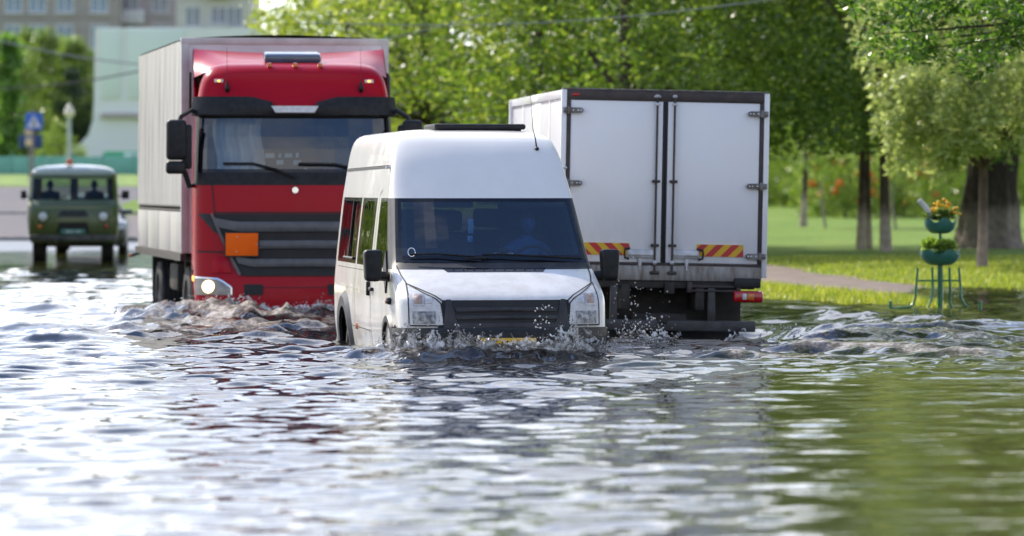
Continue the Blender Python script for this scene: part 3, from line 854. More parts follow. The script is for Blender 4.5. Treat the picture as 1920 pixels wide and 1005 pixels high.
    for sg in (-1, 1):
        q = MB(); patch(q, X, ((sg * 1.00, 1.48), (sg * .93, 1.44), (sg * 1.06, 1.70), (sg * 1.19, 1.70)), 4, 5, .014, 0); q.build('grille_wing', M['plastic_grey'], go)
        q = MB()
        pts = [(sg * (1.02 - .30 * k / 8 - .04 * (k / 8) ** 2), 1.70 - .76 * (k / 8)) for k in range(9)]
        strip(q, X, pts, .035, .05, 0, seg=3); q.build('grille_trim', M['slat'], go)
    em = MB(); p = X(0, 1.99, .01); em.lathe([(.0001, -.02), (.038, -.02), (.045, -.01), (.045, .01)], p, 'y', 0, 24); em.build('badge', M['chrome'], cab)
    # orange plate
    o = MB(); pc = X(-.655, 1.32, .09); o.box((pc.x - .20, pc.y - .008, pc.z - .14), (pc.x + .20, pc.y + .008, pc.z + .14), 0, .004)
    for dz in (-.147, .147): o.box((pc.x - .21, pc.y - .010, pc.z + dz - .007), (pc.x + .21, pc.y + .012, pc.z + dz + .007), 1)
    for dx in (-.207, .207): o.box((pc.x + dx - .007, pc.y - .010, pc.z - .14), (pc.x + dx + .007, pc.y + .012, pc.z + .14), 1)
    for dx in (-.06, -.065): o.sphere((pc.x + dx, pc.y - .01, pc.z + (.09 if dx == -.06 else -.09)), .010, 2, 1)
    o.sphere((pc.x + .19, pc.y - .01, pc.z), .010, 2, 1)
    o.build('warning_plate', [M['orange'], M['black'], M['steel_bright']], root)
    # lamps
    for sg in (-1, 1):
        h = MB()
        def hq(s_, t, sg=sg):
            x = 1.215 - .43 * s_; zt = .915 - .03 * s_ - .16 * max(0, s_ - .6) ** 1.3 * 2
            return (sg * x, .70 + (zt - .70) * t)
        patch(h, X, hq, 12, 6, .02, 0); strip(h, X, [hq(k / 10, 1) for k in range(11)], .02, .024, 1, seg=2); strip(h, X, [hq(1, 0), hq(1, 1)], .02, .024, 1)
        ho = h.build('headlight', [mat('smoky lamp cover', (.30, .28, .26), (.20, .19, .18), rough=.2, metal=.2, scale=18), M['chrome']], cab)
        l = MB(); p = X(sg * 1.06, .80, .03); l.lathe([(.0001, -.03), (.05, -.028), (.07, -.015), (.078, .0)], p, 'y', 0, 28); l.build('lamp', M['headlight_on'] if sg < 0 else M['lamp_glass'], ho)
        r_ = MB(); p = sh.side(sg, .37, .90, .0); r_.box((p.x - .02, p.y - .06, p.z - .035), (p.x + .02, p.y + .02, p.z + .035), 0, .012); r_.build('side_marker', M['amber_lit'] if sg < 0 else M['amber'], cab)
        f = MB(); patch(f, X, ((sg * .63, .70), (sg * .40, .70), (sg * .40, .83), (sg * .63, .83)), 3, 3, .012, 0); f.build('fog_recess', M['black'], cab)
        rm = MB(); p = X(sg * .93, 3.34, .01); rm.box((p.x - .055, p.y - .02, p.z - .022), (p.x + .055, p.y + .02, p.z + .022), 0, .01)
        rm.build('roof_marker', M['clear_lens'], cab)
        rm = MB(); rm.sphere((p.x - .0, p.y - .022, p.z), (.022, .01, .014), 0, 2); rm.build('marker_bulb', M['amber_lit'], cab)
        an = MB(); p = X(sg * .83, 3.22, .0); an.tube([p, p + Vector((0, -.04, .03)), p + Vector((0, -.02, .12))], [.028, .03, .012], 0, 8)
        an.tube([p + Vector((0, -.02, .12)), p + Vector((0, .10, .55))], [.004, .0015], 0, 5); an.build('aerial', M['plastic'], cab)
        # step wells / side skirts
        fn = L if sg < 0 else Rt
        st = MB()
        for z in (.62, .95): patch(st, fn, ((.55, z), (.95, z), (.95, z + .05), (.55, z + .05)), 3, 2, .02, 0)
        st.build('step', M['plastic'], cab)
        # mirrors
        m_ = MB(); cx = sg * 1.46
        m_.box((cx - .125, .10, 2.36), (cx + .125, .36, 2.86), 0, .055, None, 3); m_.box((cx - .13, .10, 2.19), (cx + .12, .36, 2.45 - .1), 0, .045, None, 3)
        m_.box((cx + sg * -.13 - .05, .14, 2.25), (cx + sg * -.13 + .06, .34, 2.80), 0, .03)
        mo = m_.build('mirror', M['plastic'], cab)
        a = MB(); a.tube([(sg * 1.19, .40, 2.93), (sg * 1.27, .32, 2.98), (sg * 1.40, .26, 2.90), (sg * 1.44, .24, 2.80)], .028, 0, 8)
        a.tube([(sg * 1.22, .40, 2.06), (sg * 1.30, .30, 2.04), (sg * 1.36, .24, 2.22)], .035, 0, 8); a.build('mirror_arm', M['plastic'], mo)
        df = MB(); df.box((sg * 1.20 - .05, 1.75, 3.02), (sg * 1.20 + .09 * sg, 2.25, 3.50), 0, .06); df.build('air_intake', M['plastic'], cab)
        # roof side fairing
        fa = MB()
        fa.grid(lambda s_, t, sg=sg: (sg * (1.23 - .10 * (1 - t) - .0 * s_), 1.35 + 1.05 * s_ + .0 * t, 3.10 + (.72 * s_ ** .7 + .03) * t), 8, 5)
        fa.build('side_fairing', M['red'], cab)
        wheel(root, (sg * 1.02, 1.35, .5), .51, .32)
        wh = MB(); wh.lathe([(.60, sg * 1.22), (.60, sg * .8), (.05, sg * .8)], (0, 1.35, .5), 'x', 0, 24); wh.build('wheel_housing', M['black'], cab)
    # roof deflector
    f = MB()
    def rf(s_, t):
        x = -1.22 + 2.44 * s_; u = abs(x) / 1.22
        zc = 3.60 + (.155 + .055 * u ** 2) * t ** .8
        return (x, 1.05 + 1.3 * t - .15 * (1 - u * u) * 0 + .55 * (1 - t) * u ** 4, zc - (1 - t) * (.02 + .16 * u ** 4))
    f.grid(rf, 24, 10)
    f.grid(lambda s_, t: (-1.22 + 2.44 * s_, 2.35, 3.3 + t * (rf(s_, 1)[2] - 3.3)), 24, 2)
    f.build('roof_deflector', M['red'], cab)
    rh = MB(); rh.box((-.36, .86, 3.60), (.36, 1.25, 3.72), 0, .04, Matrix.Rotation(R(8), 3, 'X')); rh.build('roof_hatch', mat('smoked hatch', (.08, .11, .17), (.06, .08, .12), rough=.2, coat=.5), cab)
    for x in (-.30, .02, .33):
        ml = MB(); p = X(x, 3.52, 0); ml.box((p.x - .03, p.y - .02, p.z - .0), (p.x + .03, p.y + .06, p.z + .055), 0, .015); ml.build('roof_lamp', M['amber'], cab)
    for pts in ([(.0, 2.13), (-.25, 2.24), (-.52, 2.31), (-.95, 2.31)], [(.98, 2.13), (.75, 2.24), (.5, 2.30), (-.05, 2.31)]):
        w = MB(); P = []
        for (a0, b0), (a1, b1) in zip(pts[:-1], pts[1:]):
            for k in range(6): P.append(X(a0 + (a1 - a0) * k / 6, b0 + (b1 - b0) * k / 6, .05))
        w.tube(P, .016, 0, 6); w.build('wiper', M['plastic'], cab)
    # inside: curtain, seats, wheel, cards
    d = MB(); d.box((-1.1, .32, 1.95), (1.1, .75, 2.17), 0, .06); d.build('dashboard', M['interior'], cab)
    for xx in (-.65, .65):
        s_ = MB(); s_.box((xx - .28, .95, 1.75), (xx + .28, 1.45, 1.92), 0, .06); s_.box((xx - .26, 1.42, 1.85), (xx + .26, 1.58, 2.75), 0, .07); s_.build('seat', M['seat'], cab)
    cu = MB()
    cu.grid(lambda s_, t: (-.98 + .60 * s_ + .03 * math.sin(6 * t), .58 + .03 * math.sin(26 * s_), 2.12 + .78 * t), 30, 8)
    cu.build('cab_curtain', mat('pale curtain', (.80, .81, .82), (.66, .68, .70), rough=.8, scale=6), cab)
    st = MB(); pts = [(.62 + .23 * math.cos(a), .72 - .12 * math.sin(a), 2.14 + .17 * math.sin(a)) for a in linspace(0, 2 * math.pi, 25)]
    st.tube(pts, .018, 0, 8, False); st.tube([(.62, .72, 2.14), (.62, .55, 2.0)], .03, 0); st.build('steering_wheel', M['black'], cab)
    for x, z, w, h in ((-.31, 2.42, .115, .06), (-.185, 2.42, .035, .05), (-.08, 2.42, .09, .05), (.03, 2.425, .04, .06), (-.40, 2.33, .05, .045), (-.185, 2.335, .09, .055), (.03, 2.335, .095, .055), (.13, 2.245, .04, .045)):
        c = MB(); p = X(x, z, -.02); c.box((p.x - w / 2, p.y, p.z - h / 2), (p.x + w / 2, p.y + .004, p.z + h / 2), 0, .0015); c.build('window_card', M['white'], cab)
    # ---- trailer
    tr = empty('trailer', (-.02, 2.75, 0), R(5.0)); tr.parent = root
    TW = 1.31; TL = 6.7; z0, z1 = 1.17, 3.94
    b = MB()
    b.grid(lambda s_, t: (-TW + 2 * TW * s_, 0, z0 + (z1 - z0) * t), 4, 4)
    b.build('front_panel', M['tarp_grey'], tr)
    fr = MB()
    for sg in (-1, 1): fr.box((sg * TW - .05, -.012, z0), (sg * TW + .05, .09, z1 + .02), 0, .01)
    fr.box((-TW - .05, -.014, z1 - .06), (TW + .05, .10, z1 + .025), 0, .01)
    fr.build('corner_post', mat('pale grey post', (.62, .61, .58), (.50, .49, .46), rough=.45), tr)
    tp = MB()
    for sg in (-1, 1):
        def side(s_, t, sg=sg):
            y = .1 + (TL - .1) * s_; z = 1.78 + (z1 - 1.78) * t
            ripple = .014 * math.sin(y * 9 + 1.3 * math.sin(z * 2)) * math.sin(math.pi * t) + .010 * math.sin(y * 21 + z * 3) * (1 - t)
            return (sg * (TW + .01 + ripple), y, z)
        tp.grid(side, 120, 14)
    tp.grid(lambda s_, t: (-TW + 2 * TW * s_, .05 + (TL - .05) * t, z1 + .02 + .05 * math.sin(math.pi * s_)), 10, 20)
    tp.grid(lambda s_, t: (-TW + 2 * TW * s_, TL, z0 + (z1 - z0) * t), 4, 4)
    tp.build('tarpaulin', M['tarp'], tr)
    for sg in (-1, 1):
        sb = MB()
        for k in range(4):
            y0 = .1 + k * (TL - .1) / 4
            sb.box((sg * TW - .02, y0 + .01, z0), (sg * TW + .015, y0 + (TL - .1) / 4 - .01, 1.70), 0, .008)
        sb.build('side_board', M['tarp'], tr)
    rl = MB()
    for sg in (-1, 1):
        for z in (1.72, 1.78): rl.box((sg * TW - .01, .1, z - .018), (sg * TW + .035, TL, z + .018), 0, .006)
        rl.box((sg * TW - .06, .0, z0 - .10), (sg * TW + .012, TL, z0 - .003), 0)
    rl.build('rail', M['frame_dark'], tr)
    ch = MB(); ch.box((-1.2, .05, z0 - .12), (1.2, TL - .02, z0 - .01), 0)
    for sg in (-1, 1): ch.box((sg * .5 - .06, -1.0, .78), (sg * .5 + .06, TL - .1, 1.06), 0)
    for yy in (1.2, 2.4, 5.9): ch.box((-1.18, yy, .92), (1.18, yy + .1, 1.06), 0)
    ch.box((-1.20, 2.2, .62), (-.75, 3.2, 1.0), 0, .05); ch.box((.75, 2.2, .62), (1.20, 3.2, 1.0), 0, .05)
    ch.build('chassis', M['chassis'], tr)
    for yy in (.35, 4.3):
        for sg in (-1, 1): wheel(tr, (sg * 1.08, yy, .5), .5, .36)
    for sg in (-1, 1):
        mf = MB(); mf.box((sg * 1.08 - .2, 4.92, .35), (sg * 1.08 + .2, 4.94, 1.05), 0); mf.build('mudflap', M['rubber'], tr)
        ml = MB(); ml.tube([(sg * 1.2, TL - .1, 1.10), (sg * 1.42, TL - .05, 1.03)], .02, 0, 6); ml.sphere((sg * 1.44, TL - .05, 1.03), (.035, .04, .03), 1, 2); ml.build('outline_lamp', [M['plastic'], M['amber']], tr)
    return root
truck = build_truck()
seated_person(veh_pt(truck, (.65, 1.25, 1.92)), R(5.5), 'driver in a dark shirt behind the red truck windscreen', 'dark_shirt', ((-.2, -.42, .28), (.16, -.42, .28)), seed=4)
# ---------------------------------------------------------------- white box truck seen from behind (rear at y=0, length runs away in +y)
def build_box_truck():
    W = 2.29; H0, H1 = 1.15, 3.09; Ln = 5.2
    x0 = (1062 - 960) / F * 43.5 - .08
    root = empty('box_truck', (x0 + W / 2 * math.cos(R(7)) , 43.5 + W / 2 * math.sin(R(7)) * 0, -DEPTH), R(6.5), 'white box truck seen from behind with closed double doors and striped reflective panels', 'truck')
    root.rotation_euler = (0, R(1.1), R(6.5))
    h = W / 2
    b = MB()
    b.box((-h + .012, .07, H0 + .02), (h - .012, Ln, H1 - .02), 0, .01)
    b.build('cargo_body', M['box_white'], root)
    fr = MB()   # aluminium edge profiles along the sides
    for sg in (-1, 1):
        fr.box((sg * h - .03, .0, H0 - .12), (sg * h + .03, .065, H1 + .005), 0, .008)
        fr.box((sg * h - .012, .066, H1 - .09), (sg * h + .012, Ln + .01, H1 + .004), 0, .004)
        fr.box((sg * h - .012, .066, H0 - .02), (sg * h + .012, Ln + .01, H0 + .09), 0, .004)
        for y in (1.35, 2.65, 3.95): fr.box((sg * h - .003, y - .02, H0 + .09), (sg * h - .0, y + .02, H1 - .09), 0)
        fr.box((sg * h - .03, Ln - .05, H0), (sg * h + .015, Ln + .02, H1), 0, .008)
    fr.build('edge_profile', M['box_white'], root)
    df = MB()
    df.box((-h + .032, .004, H1 - .105), (h - .032, .075, H1 + .008), 0, .006)
    for x in (-h + .055, h - .055): df.box((x - .021, .006, H0 + .02), (x + .021, .075, H1 - .107), 0, .004)
    df.box((-h + .032, .006, H0 - .0), (h - .032, .075, H0 + .03), 0, .004)
    df.build('door_frame', M['frame_dark'], root)
    rt = MB(); rt.box((-h - .02, -.006, H1 + .01), (h + .02, .09, H1 + .024), 0, .004); rt.build('roof_rail', M['steel'], root)
    sl = MB(); sl.box((-h + .032, -.012, H0 - .165), (h - .032, .07, H0 - .002), 0, .006); sl.build('sill', M['sill'], root)
    def hinge(par, sg, z):
        q = MB()
        xa = sg * (h + .012); xb = sg * (h - .22)
        n = 10; pts = [(xa, z - .030), (xa, z + .030), (sg * (h - .15), z + .030)]
        for k in range(n + 1):
            a = math.pi / 2 - math.pi * k / n
            pts.append((sg * (h - .18) - sg * .035 * math.cos(a), z + .030 * math.sin(a)))
        pts.append((sg * (h - .15), z - .030))
        q.prism(pts, lambda a, c: (a, -.028, c), lambda a, c: (a, .0, c), 0)
        q.tube([(sg * (h - .055), -.03, z - .042), (sg * (h - .055), -.03, z + .042)], .02, 0, 10)
        q.box((min(xa, sg * (h - .05)), -.034, z - .022), (max(xa, sg * (h - .05)), -.02, z + .022), 0, .004)
        for k in (.10, .155, .19): q.sphere((sg * (h - k), -.03, z), (.010, .006, .010), 1, 1)
        q.build('hinge', [M['steel'], M['chrome']], par)
    for sg in (-1, 1):
        d = MB()
        xa, xb = sg * .028, sg * (h - .078)
        d.box((min(xa, xb), .015, H0 + .034), (max(xa, xb), .07, H1 - .11), 0, .004)
        do = d.build('cargo_door', M['box_white'], root)
        g = MB()   # rubber seal down the middle
        g.box((sg * .002, .008, H0 + .034), (sg * .026, .06, H1 - .11), 0, .004); g.build('door_seal', M['black'], do)
        for z in (H1 - .225, H1 - 1.035, H0 + .12): hinge(do, sg, z)
        # lock rod
        rx = sg * .098
        r_ = MB(); r_.tube([(rx, -.018, H0 - .10), (rx, -.018, H1 - .03)], .013, 0, 10); ro = r_.build('lock_rod', M['frame_dark'], do)
        for z in (H1 - .05, H1 - .14): k = MB(); k.sphere((rx, -.016, z), (.030, .02, .024), 0, 2); k.build('rod_cap', M['steel_bright'], ro)
        for z in (H1 - 1.0, H0 + .225): k = MB(); k.box((rx - .045, -.03, z - .016), (rx + .045, .012, z + .016), 0, .006); k.build('rod_guide', M['frame_dark'], ro)
        k = MB(); k.box((rx - .055, -.035, H0 - .10), (rx + .055, .0, H0 - .06), 0, .014); k.build('rod_foot', M['frame_dark'], ro)
        k = MB(); k.sphere((rx, -.018, H0 + .035), (.028, .02, .03), 0, 2); k.build('rod_cap', M['steel_bright'], ro)
        # latch plate and handle
        l = MB(); l.box((min(rx + sg * .0, rx + sg * .31), -.014, H0 + .080), (max(rx, rx + sg * .31), .013, H0 + .180), 0, .012)
        l.box((min(rx + sg * .02, rx + sg * .29), -.032, H0 + .110), (max(rx + sg * .02, rx + sg * .29), -.012, H0 + .140), 0, .006)
        l.box((rx + sg * .165 - .02, -.02, H0 - .0), (rx + sg * .165 + .02, .0, H0 + .078), 0, .004); l.tube([(rx + sg * .165, -.02, H0 + .08), (rx + sg * .165, -.02, H0 - .05)], .010, 0, 8)
        l.build('latch', M['steel_bright'], do)
        hd = MB(); hx = rx + sg * .315
        hd.tube([(hx - sg * .03, -.02, H0 + .19), (hx + sg * .025, -.045, H0 + .18), (hx + sg * .03, -.05, H0 + .135), (hx + sg * .025, -.045, H0 + .085), (hx - sg * .02, -.02, H0 + .07)], .013, 0, 8)
        hd.build('door_handle', M['black'], do)
        # striped reflective panel
        p = MB(); pc = sg * (.64 if sg > 0 else .645); w2, zb, zt = .265, H0 + .11, H0 + .245
        p.box((pc - w2, .006, zb), (pc + w2, .0145, zt), 0); n = 6
        st = (2 * w2) / 3.0; slant = .135
        for i in range(-1, 4):
            a = pc - w2 + i * st + (.09 if sg > 0 else .02)
            quad = [(a, zb), (a + st * .5, zb), (a + st * .5 + (slant if sg > 0 else -slant), zt), (a + (slant if sg > 0 else -slant), zt)]
            # clip to the panel
            def clip(poly, xlim, keep):
                out = []
                for j in range(len(poly)):
                    A, B = poly[j], poly[(j + 1) % len(poly)]
                    ia, ib = keep(A[0]), keep(B[0])
                    if ia: out.append(A)
                    if ia != ib:
                        t = (xlim - A[0]) / (B[0] - A[0]); out.append((xlim, A[1] + (B[1] - A[1]) * t))
                return out
            quad = clip(quad, pc - w2, lambda x: x >= pc - w2)
            if len(quad) > 2: quad = clip(quad, pc + w2, lambda x: x <= pc + w2)
            if len(quad) > 2: p.add([(x, .003, z) for x, z in quad], [tuple(range(len(quad)))], 1)
        p.build('reflective_panel', [M['yellow'], M['red_tape']], do, flat=True)
    for x in (-.16, -.09): pass
    # small marker lamps over the doors
    t = MB()
    for x in (-.12, -.07): t = MB(); t.sphere((x, -.004, H1 - .055), (.016, .012, .014), 0, 2); t.build('marker_lamp', M['clear_lens'], root)
    t = MB(); t.sphere((-h + .13, -.002, H1 - .05), (.05, .012, .018), 0, 2); t.build('marker_lamp', M['red_lens'], root)
    # chassis
    c = MB()
    for sg in (-1, 1):
        c.box((sg * .42 - .05, -.02, .66), (sg * .42 + .05, Ln + 1.6, .94), 0, .01)
        c.box((sg * .62 - .04, .3, .40), (sg * .62 + .04, .45, .82), 0, .01)
    for y in (.02, .9, 1.9, 3.2, 4.3): c.box((-h + .1, y, .90), (h - .1, y + .09, .985), 0, .008)
    c.box((-.95, .25, .95), (.95, Ln - .1, .975), 0); c.box((-.30, .12, .42), (.30, .34, .62), 0, .03)
    c.sphere((0, 1.35, .40), (.22, .2, .2), 0, 2); c.tube([(-.95, 1.35, .40), (.95, 1.35, .40)], .075, 0, 10)
    c.box((-.05, -.10, .50), (.05, .05, .62), 0, .02)
    c.box((-.98, .55, .50), (.98, .60, .95), 0); c.box((-.55, .5, .12), (.55, .56, .52), 0)  # dark panels added to block the bright background under the body
    c.build('chassis', M['chassis'], root)
    st = MB(); st.box((.30, -.03, .91), (.86, .03, .94), 0, .008); st.box((.30, -.03, .865), (.86, .03, .89), 0, .008); st.box((.27, -.04, .855), (.33, .03, .975), 0, .01); st.box((.83, -.04, .835), (.88, .03, .975), 0, .01)
    st.box((.02, -.03, .84), (.13, .0, .97), 1, .006); st.build('step', [M['frame_dark'], M['chassis']], root)
    bl = MB(); bl.box((.80, -.05, H0 - .235), (h - .04, .10, H0 - .125), 0, .02); bl.build('bumper_block', M['black'], root)
    ub = MB(); ub.box((-1.02, -.06, .425), (1.05, .03, .545), 0, .012)
    for sg in (-1, 1): ub.box((sg * .55 - .04, -.02, .54), (sg * .55 + .04, .03, .92), 0, .008)
    ub.build('underrun_bar', mat('dirty grey bar', (.075, .075, .078), (.035, .033, .03), rough=.55, scale=5, bmp=.15, bdist=.004), root)
    for sg in (-1, 1):
        tl = MB(); xc = sg * .965
        tl.box((xc - .17, -.06, .755), (xc + .17, .02, .885), 0, .03)
        to = tl.build('tail_lamp', M['red_lens'], root)
        q = MB(); q.box((xc - .07, -.068, .785), (xc - .02, -.04, .855), 0, .008); q.build('reversing_lens', M['clear_lens'], to)
        q = MB(); q.box((xc - .018, -.068, .782), (xc + .062, -.04, .858), 0, .008); q.build('indicator_lens', M['amber'], to)
        mf = MB(); mf.grid(lambda s_, t, sg=sg: (sg * .70 - .27 + .54 * s_ + (.02 * (1 - t)), .62 + .03 * math.sin(3 * s_), .05 + .88 * t), 6, 6); mf.build('mudflap', M['rubber'], root)
        for xx in (.62, .88): wheel(root, (sg * xx, 1.35, .40), .40, .22)
        wheel(root, (sg * .85, Ln + .75, .40), .40, .22)
    np_ = MB(); np_.box((-.98, -.05, .62), (-.70, -.04, .74), 0, .004); no = np_.build('number_plate', M['white'], root)
    text_mesh('AB-7', .10, M['black'], 'lettering', no, (-.84, -.052, .68), (R(90), 0, 0))
    # cab out in front
    hw = pchip([.4, .8, 1.4, 2.0, 2.2, 2.3], [.95, .99, .99, .93, .86, .6])
    yr = pchip([.4, .9, 1.3, 2.0, 2.2, 2.3], [Ln + 1.75, Ln + 1.85, Ln + 1.75, Ln + 1.25, Ln + 1.05, Ln + .8])
    sh = Shell(hw, Ln + .12, yr, .1, n=5, Dr=.3, nr=3)
    ps = sh.rings([.4, .6, .8, 1.1, 1.4, 1.7, 2.0, 2.1, 2.2, 2.26, 2.3], [-1, -.95, -.6, 0, .6, .95, 1], [Ln + .4, Ln + .7, Ln + 1.0], [1, .95, .8, .4, 0, -.4, -.8, -.95, -1],
                  lambda a, b, z0, z1: ('body', 1 if (z0 >= 1.39 and z1 <= 2.01 and a[0] == b[0] and a[0] in 'BLR') else 0))
    ps['body'].build('cab', [M['box_white'], M['frit']], root)
    return root
box_truck = build_box_truck()

# ---------------------------------------------------------------- olive forward-control van
def build_uaz():
    X0 = (137 - 960) / F * 83
    root = empty('military_van', (X0, 83.0, -.03), R(6.0), 'olive green military van with round headlamps and a pale roof driving towards the flood', 'van')
    hw = pchip([.42, .6, .9, 1.2, 1.5, 1.8, 1.95, 2.03, 2.08, 2.10], [.90, .95, .97, .97, .955, .93, .88, .78, .56, .3])
    yf = pchip([.42, .6, .9, 1.12, 1.20, 1.27, 1.33, 1.42, 1.80, 1.92, 2.0, 2.06, 2.10], [.10, .04, .0, .03, .07, .16, .27, .31, .44, .50, .62, .85, 1.2])
    sh = Shell(hw, yf, 4.2, .30, n=2.5, Dr=.25, nr=3, zref=1.3, yfix=1.4)
    zs = [.42, .5, .6, .7, .8, .9, 1.0, 1.1, 1.2, 1.28, 1.34, 1.40, 1.5, 1.6, 1.7, 1.8, 1.84, 1.88, 1.91, 1.94, 1.97, 2.0, 2.03, 2.055, 2.075, 2.09, 2.10]
    us = [-1, -.995, -.98, -.95, -.90, -.82, -.7, -.5, -.25, -.03]; us = us + [-u for u in reversed(us)]
    sts = [.42, .5, .6, .8, 1.0, 1.2, 1.35, 1.5, 1.7, 2.0, 2.3, 2.6, 2.8, 3.1, 3.4, 3.7, 3.9]
    usr = [1, .98, .92, .8, .6, .3, .08, -.08, -.3, -.6, -.8, -.92, -.98, -1]
    def cls(c0, c1, z0, z1, trim=False):
        k0, p0 = c0; k1, p1 = c1; lo, hi = min(p0, p1), max(p0, p1)
        win = z0 >= 1.339 and z1 <= 1.801
        if k0 == k1:
            if k0 == 'F' and win and lo >= -.901 and hi <= .901: return None if trim else ('windscreen', 0)
            if k0 == 'B' and win and lo >= -.801 and hi <= .801 and abs(lo + hi) > .1: return None if trim else ('rear_window', 0)
            if k0 in 'RL' and win and ((lo >= .49 and hi <= 1.21) or (lo >= 1.49 and hi <= 2.61) or (lo >= 2.79 and hi <= 3.71)): return None if trim else ('side_window', 0)
            if k0 in 'RL':
                for wc in (.85, 3.1):
                    if ((lo + hi) / 2 - wc) ** 2 + ((z0 + z1) / 2 - .4) ** 2 < .42 ** 2: return None
        return ('body', 1 if z0 >= 1.879 else 0)
    ps = sh.rings(zs, us, sts, usr, cls)
    b = ps['body']
    for sg in (-1, 1):
        fn = lambda y, z, d=0.0, sg=sg: sh.side(sg, y, z, d)
        strip(b, fn, [(.5, 1.3), (.42, .8)], .014, .003, 2); strip(b, fn, [(1.32, .6), (1.32, 1.85)], .014, .003, 2)
        strip(b, fn, [(.5, 1.895), (3.9, 1.895)], .03, .012, 1, seg=16)
    strip(b, sh.front, [(-.9, 1.885), (.9, 1.885)], .035, .014, 1, seg=24)
    strip(b, sh.front, [(-.8, 1.27), (0, 1.22), (.8, 1.27)], .012, .003, 2)
    b.build('body', [M['olive'], M['olive_roof'], M['gap']], root)
    ps['windscreen'].build('windscreen', M['clear_glass'], root); ps['side_window'].build('side_window', M['clear_glass'], root); ps['rear_window'].build('rear_window', M['clear_glass'], root)
    inn = sh.rings([z for z in zs if z > .55], us, sts, usr, lambda a, c, d, e: cls(a, c, d, e, True), inset=.04)
    l = inn['body']; l.grid(lambda s_, t: (-.85 + 1.7 * s_, .3 + 3.6 * t, .8), 2, 2); l.build('lining', M['interior'], root)
    S, X = sh.front, sh.frontx
    g = MB(); patch(g, X, ((-.34, .66), (.34, .66), (.30, .86), (-.30, .86)), 8, 4, .012, 0); go = g.build('grille', M['black'], root)
    for z in (.70, .75, .80):
        q = MB(); patch(q, X, ((-.32, z), (.32, z), (.32, z + .015), (-.32, z + .015)), 6, 1, .02, 0); q.build('slat', M['frame_dark'], go)
    bd = MB(); patch(bd, X, ((-.34, .98), (.34, .98), (.25, 1.12), (-.25, 1.12)), 8, 4, .012, 0, bulge=.01); bd.build('hatch', M['plastic_grey'], root)
    for sg in (-1, 1):
        h = MB(); p = X(sg * .64, .985, .0)
        h.lathe([(.115, .03), (.12, -.02), (.105, -.035), (.095, -.03)], p, 'y', 0, 28); ho = h.build('headlight', M['olive'], root)
        h = MB(); h.lathe([(.0001, -.06), (.05, -.055), (.085, -.04), (.098, -.02)], p, 'y', 0, 28); h.build('lamp_lens', mat('bright lamp lens', (.86, .87, .88), (.72, .74, .76), rough=.15, scale=20), ho)
        i = MB(); p = X(sg * .70, .775, .01); i.lathe([(.0001, -.05), (.035, -.045), (.05, -.01), (.05, .02)], p, 'y', 0, 20); i.build('indicator', M['amber'] if sg < 0 else M['red_lens'], root)
        m_ = MB(); p = sh.side(sg, .48, 1.42, 0); m_.tube([p, p + Vector((sg * .12, -.08, .02))], .014, 0, 6); m_.box((p.x + sg * .07 - .08 * (sg < 0), p.y - .12, 1.36), (p.x + sg * .07 + .12 * (sg > 0) + .04, p.y - .08, 1.54), 0, .02); m_.build('mirror', M['black'], root)
        for yy in (.85, 3.1): wheel(root, (sg * .73, yy, .40), .405, .27)
        rf = MB(); p = sh.side(sg, .75, 1.86, .0); rf.box((p.x - .02, p.y - .03, p.z - .03), (p.x + .02, p.y + .03, p.z + .03), 0, .01); rf.build('side_marker', M['amber'], root)
    wp = MB()
    for x in (-.4, .35): wp.tube([X(x, 1.335, .02), X(x + .25, 1.42, .02)], .008, 0, 5)
    wp.build('wiper', M['black'], root)
    bu = MB(); bu.box((-.92, -.13, .46), (.92, -.05, .60), 0, .02); bu.build('bumper', mat('worn dark bumper', (.10, .10, .09), (.03, .03, .03), rough=.45, scale=3), root)
    fh = MB(); fh.tube([(-.36, -.13, .50), (-.36, -.19, .46), (-.36, -.17, .40), (-.36, -.12, .41)], .018, 0, 8); fh.build('tow_hook', M['steel'], root); fh = MB(); fh.tube([(.42, -.13, .62), (.42, -.19, .60), (.42, -.17, .54), (.42, -.12, .55)], .018, 0, 8); fh.build('tow_hook', M['steel'], root)
    pl = MB(); pl.box((-.26, -.16, .61), (.26, -.145, .72), 0, .004); po = pl.build('number_plate', mat('green plate', (.06, .22, .17), (.05, .18, .14), rough=.4), root)
    text_mesh('0835 KB', .095, M['white'], 'lettering', po, (0, -.162, .663), (R(90), 0, 0))
    un = MB(); un.box((-.5, .2, .34), (.5, 3.8, .5), 0, .03); un.tube([(-.7, .85, .39), (.7, .85, .39)], .06, 0); un.tube([(-.7, 3.1, .39), (.7, 3.1, .39)], .06, 0); un.sphere((-.2, .85, .37), (.15, .14, .16), 0, 2); un.build('chassis', M['chassis'], root)
    d = MB(); d.box((-.8, .42, 1.12), (.8, .75, 1.28), 0, .04); d.build('dashboard', M['interior'], root)
    for xx in (-.5, .45):
        s_ = MB(); s_.box((xx - .22, .95, .85), (xx + .22, 1.3, 1.0), 0, .04); s_.box((xx - .21, 1.28, .95), (xx + .21, 1.38, 1.52), 0, .05); s_.build('seat', M['seat'], root)
    ct = MB(); ct.box((-.07, 1.35, .8), (.10, 1.45, 1.86), 0, .02); ct.build('partition_post', mat('blue grey post', (.05, .06, .11), rough=.7), root)
    st = MB(); st.tube([(.45 + .2 * math.cos(a), .80 - .10 * math.sin(a), 1.27 + .12 * math.sin(a)) for a in linspace(0, 2 * math.pi, 21)], .014, 0, 6, False); st.tube([(.45, .8, 1.27), (.45, .7, 1.1)], .02, 0, 6); st.build('steering_wheel', M['black'], root)
    pp = MB(); pp.box((-.72, .45, 1.285), (-.38, .65, 1.36), 0, .01); pp.build('paper_bundle', mat('pale papers', (.5, .56, .42), (.42, .48, .36), rough=.7), root)
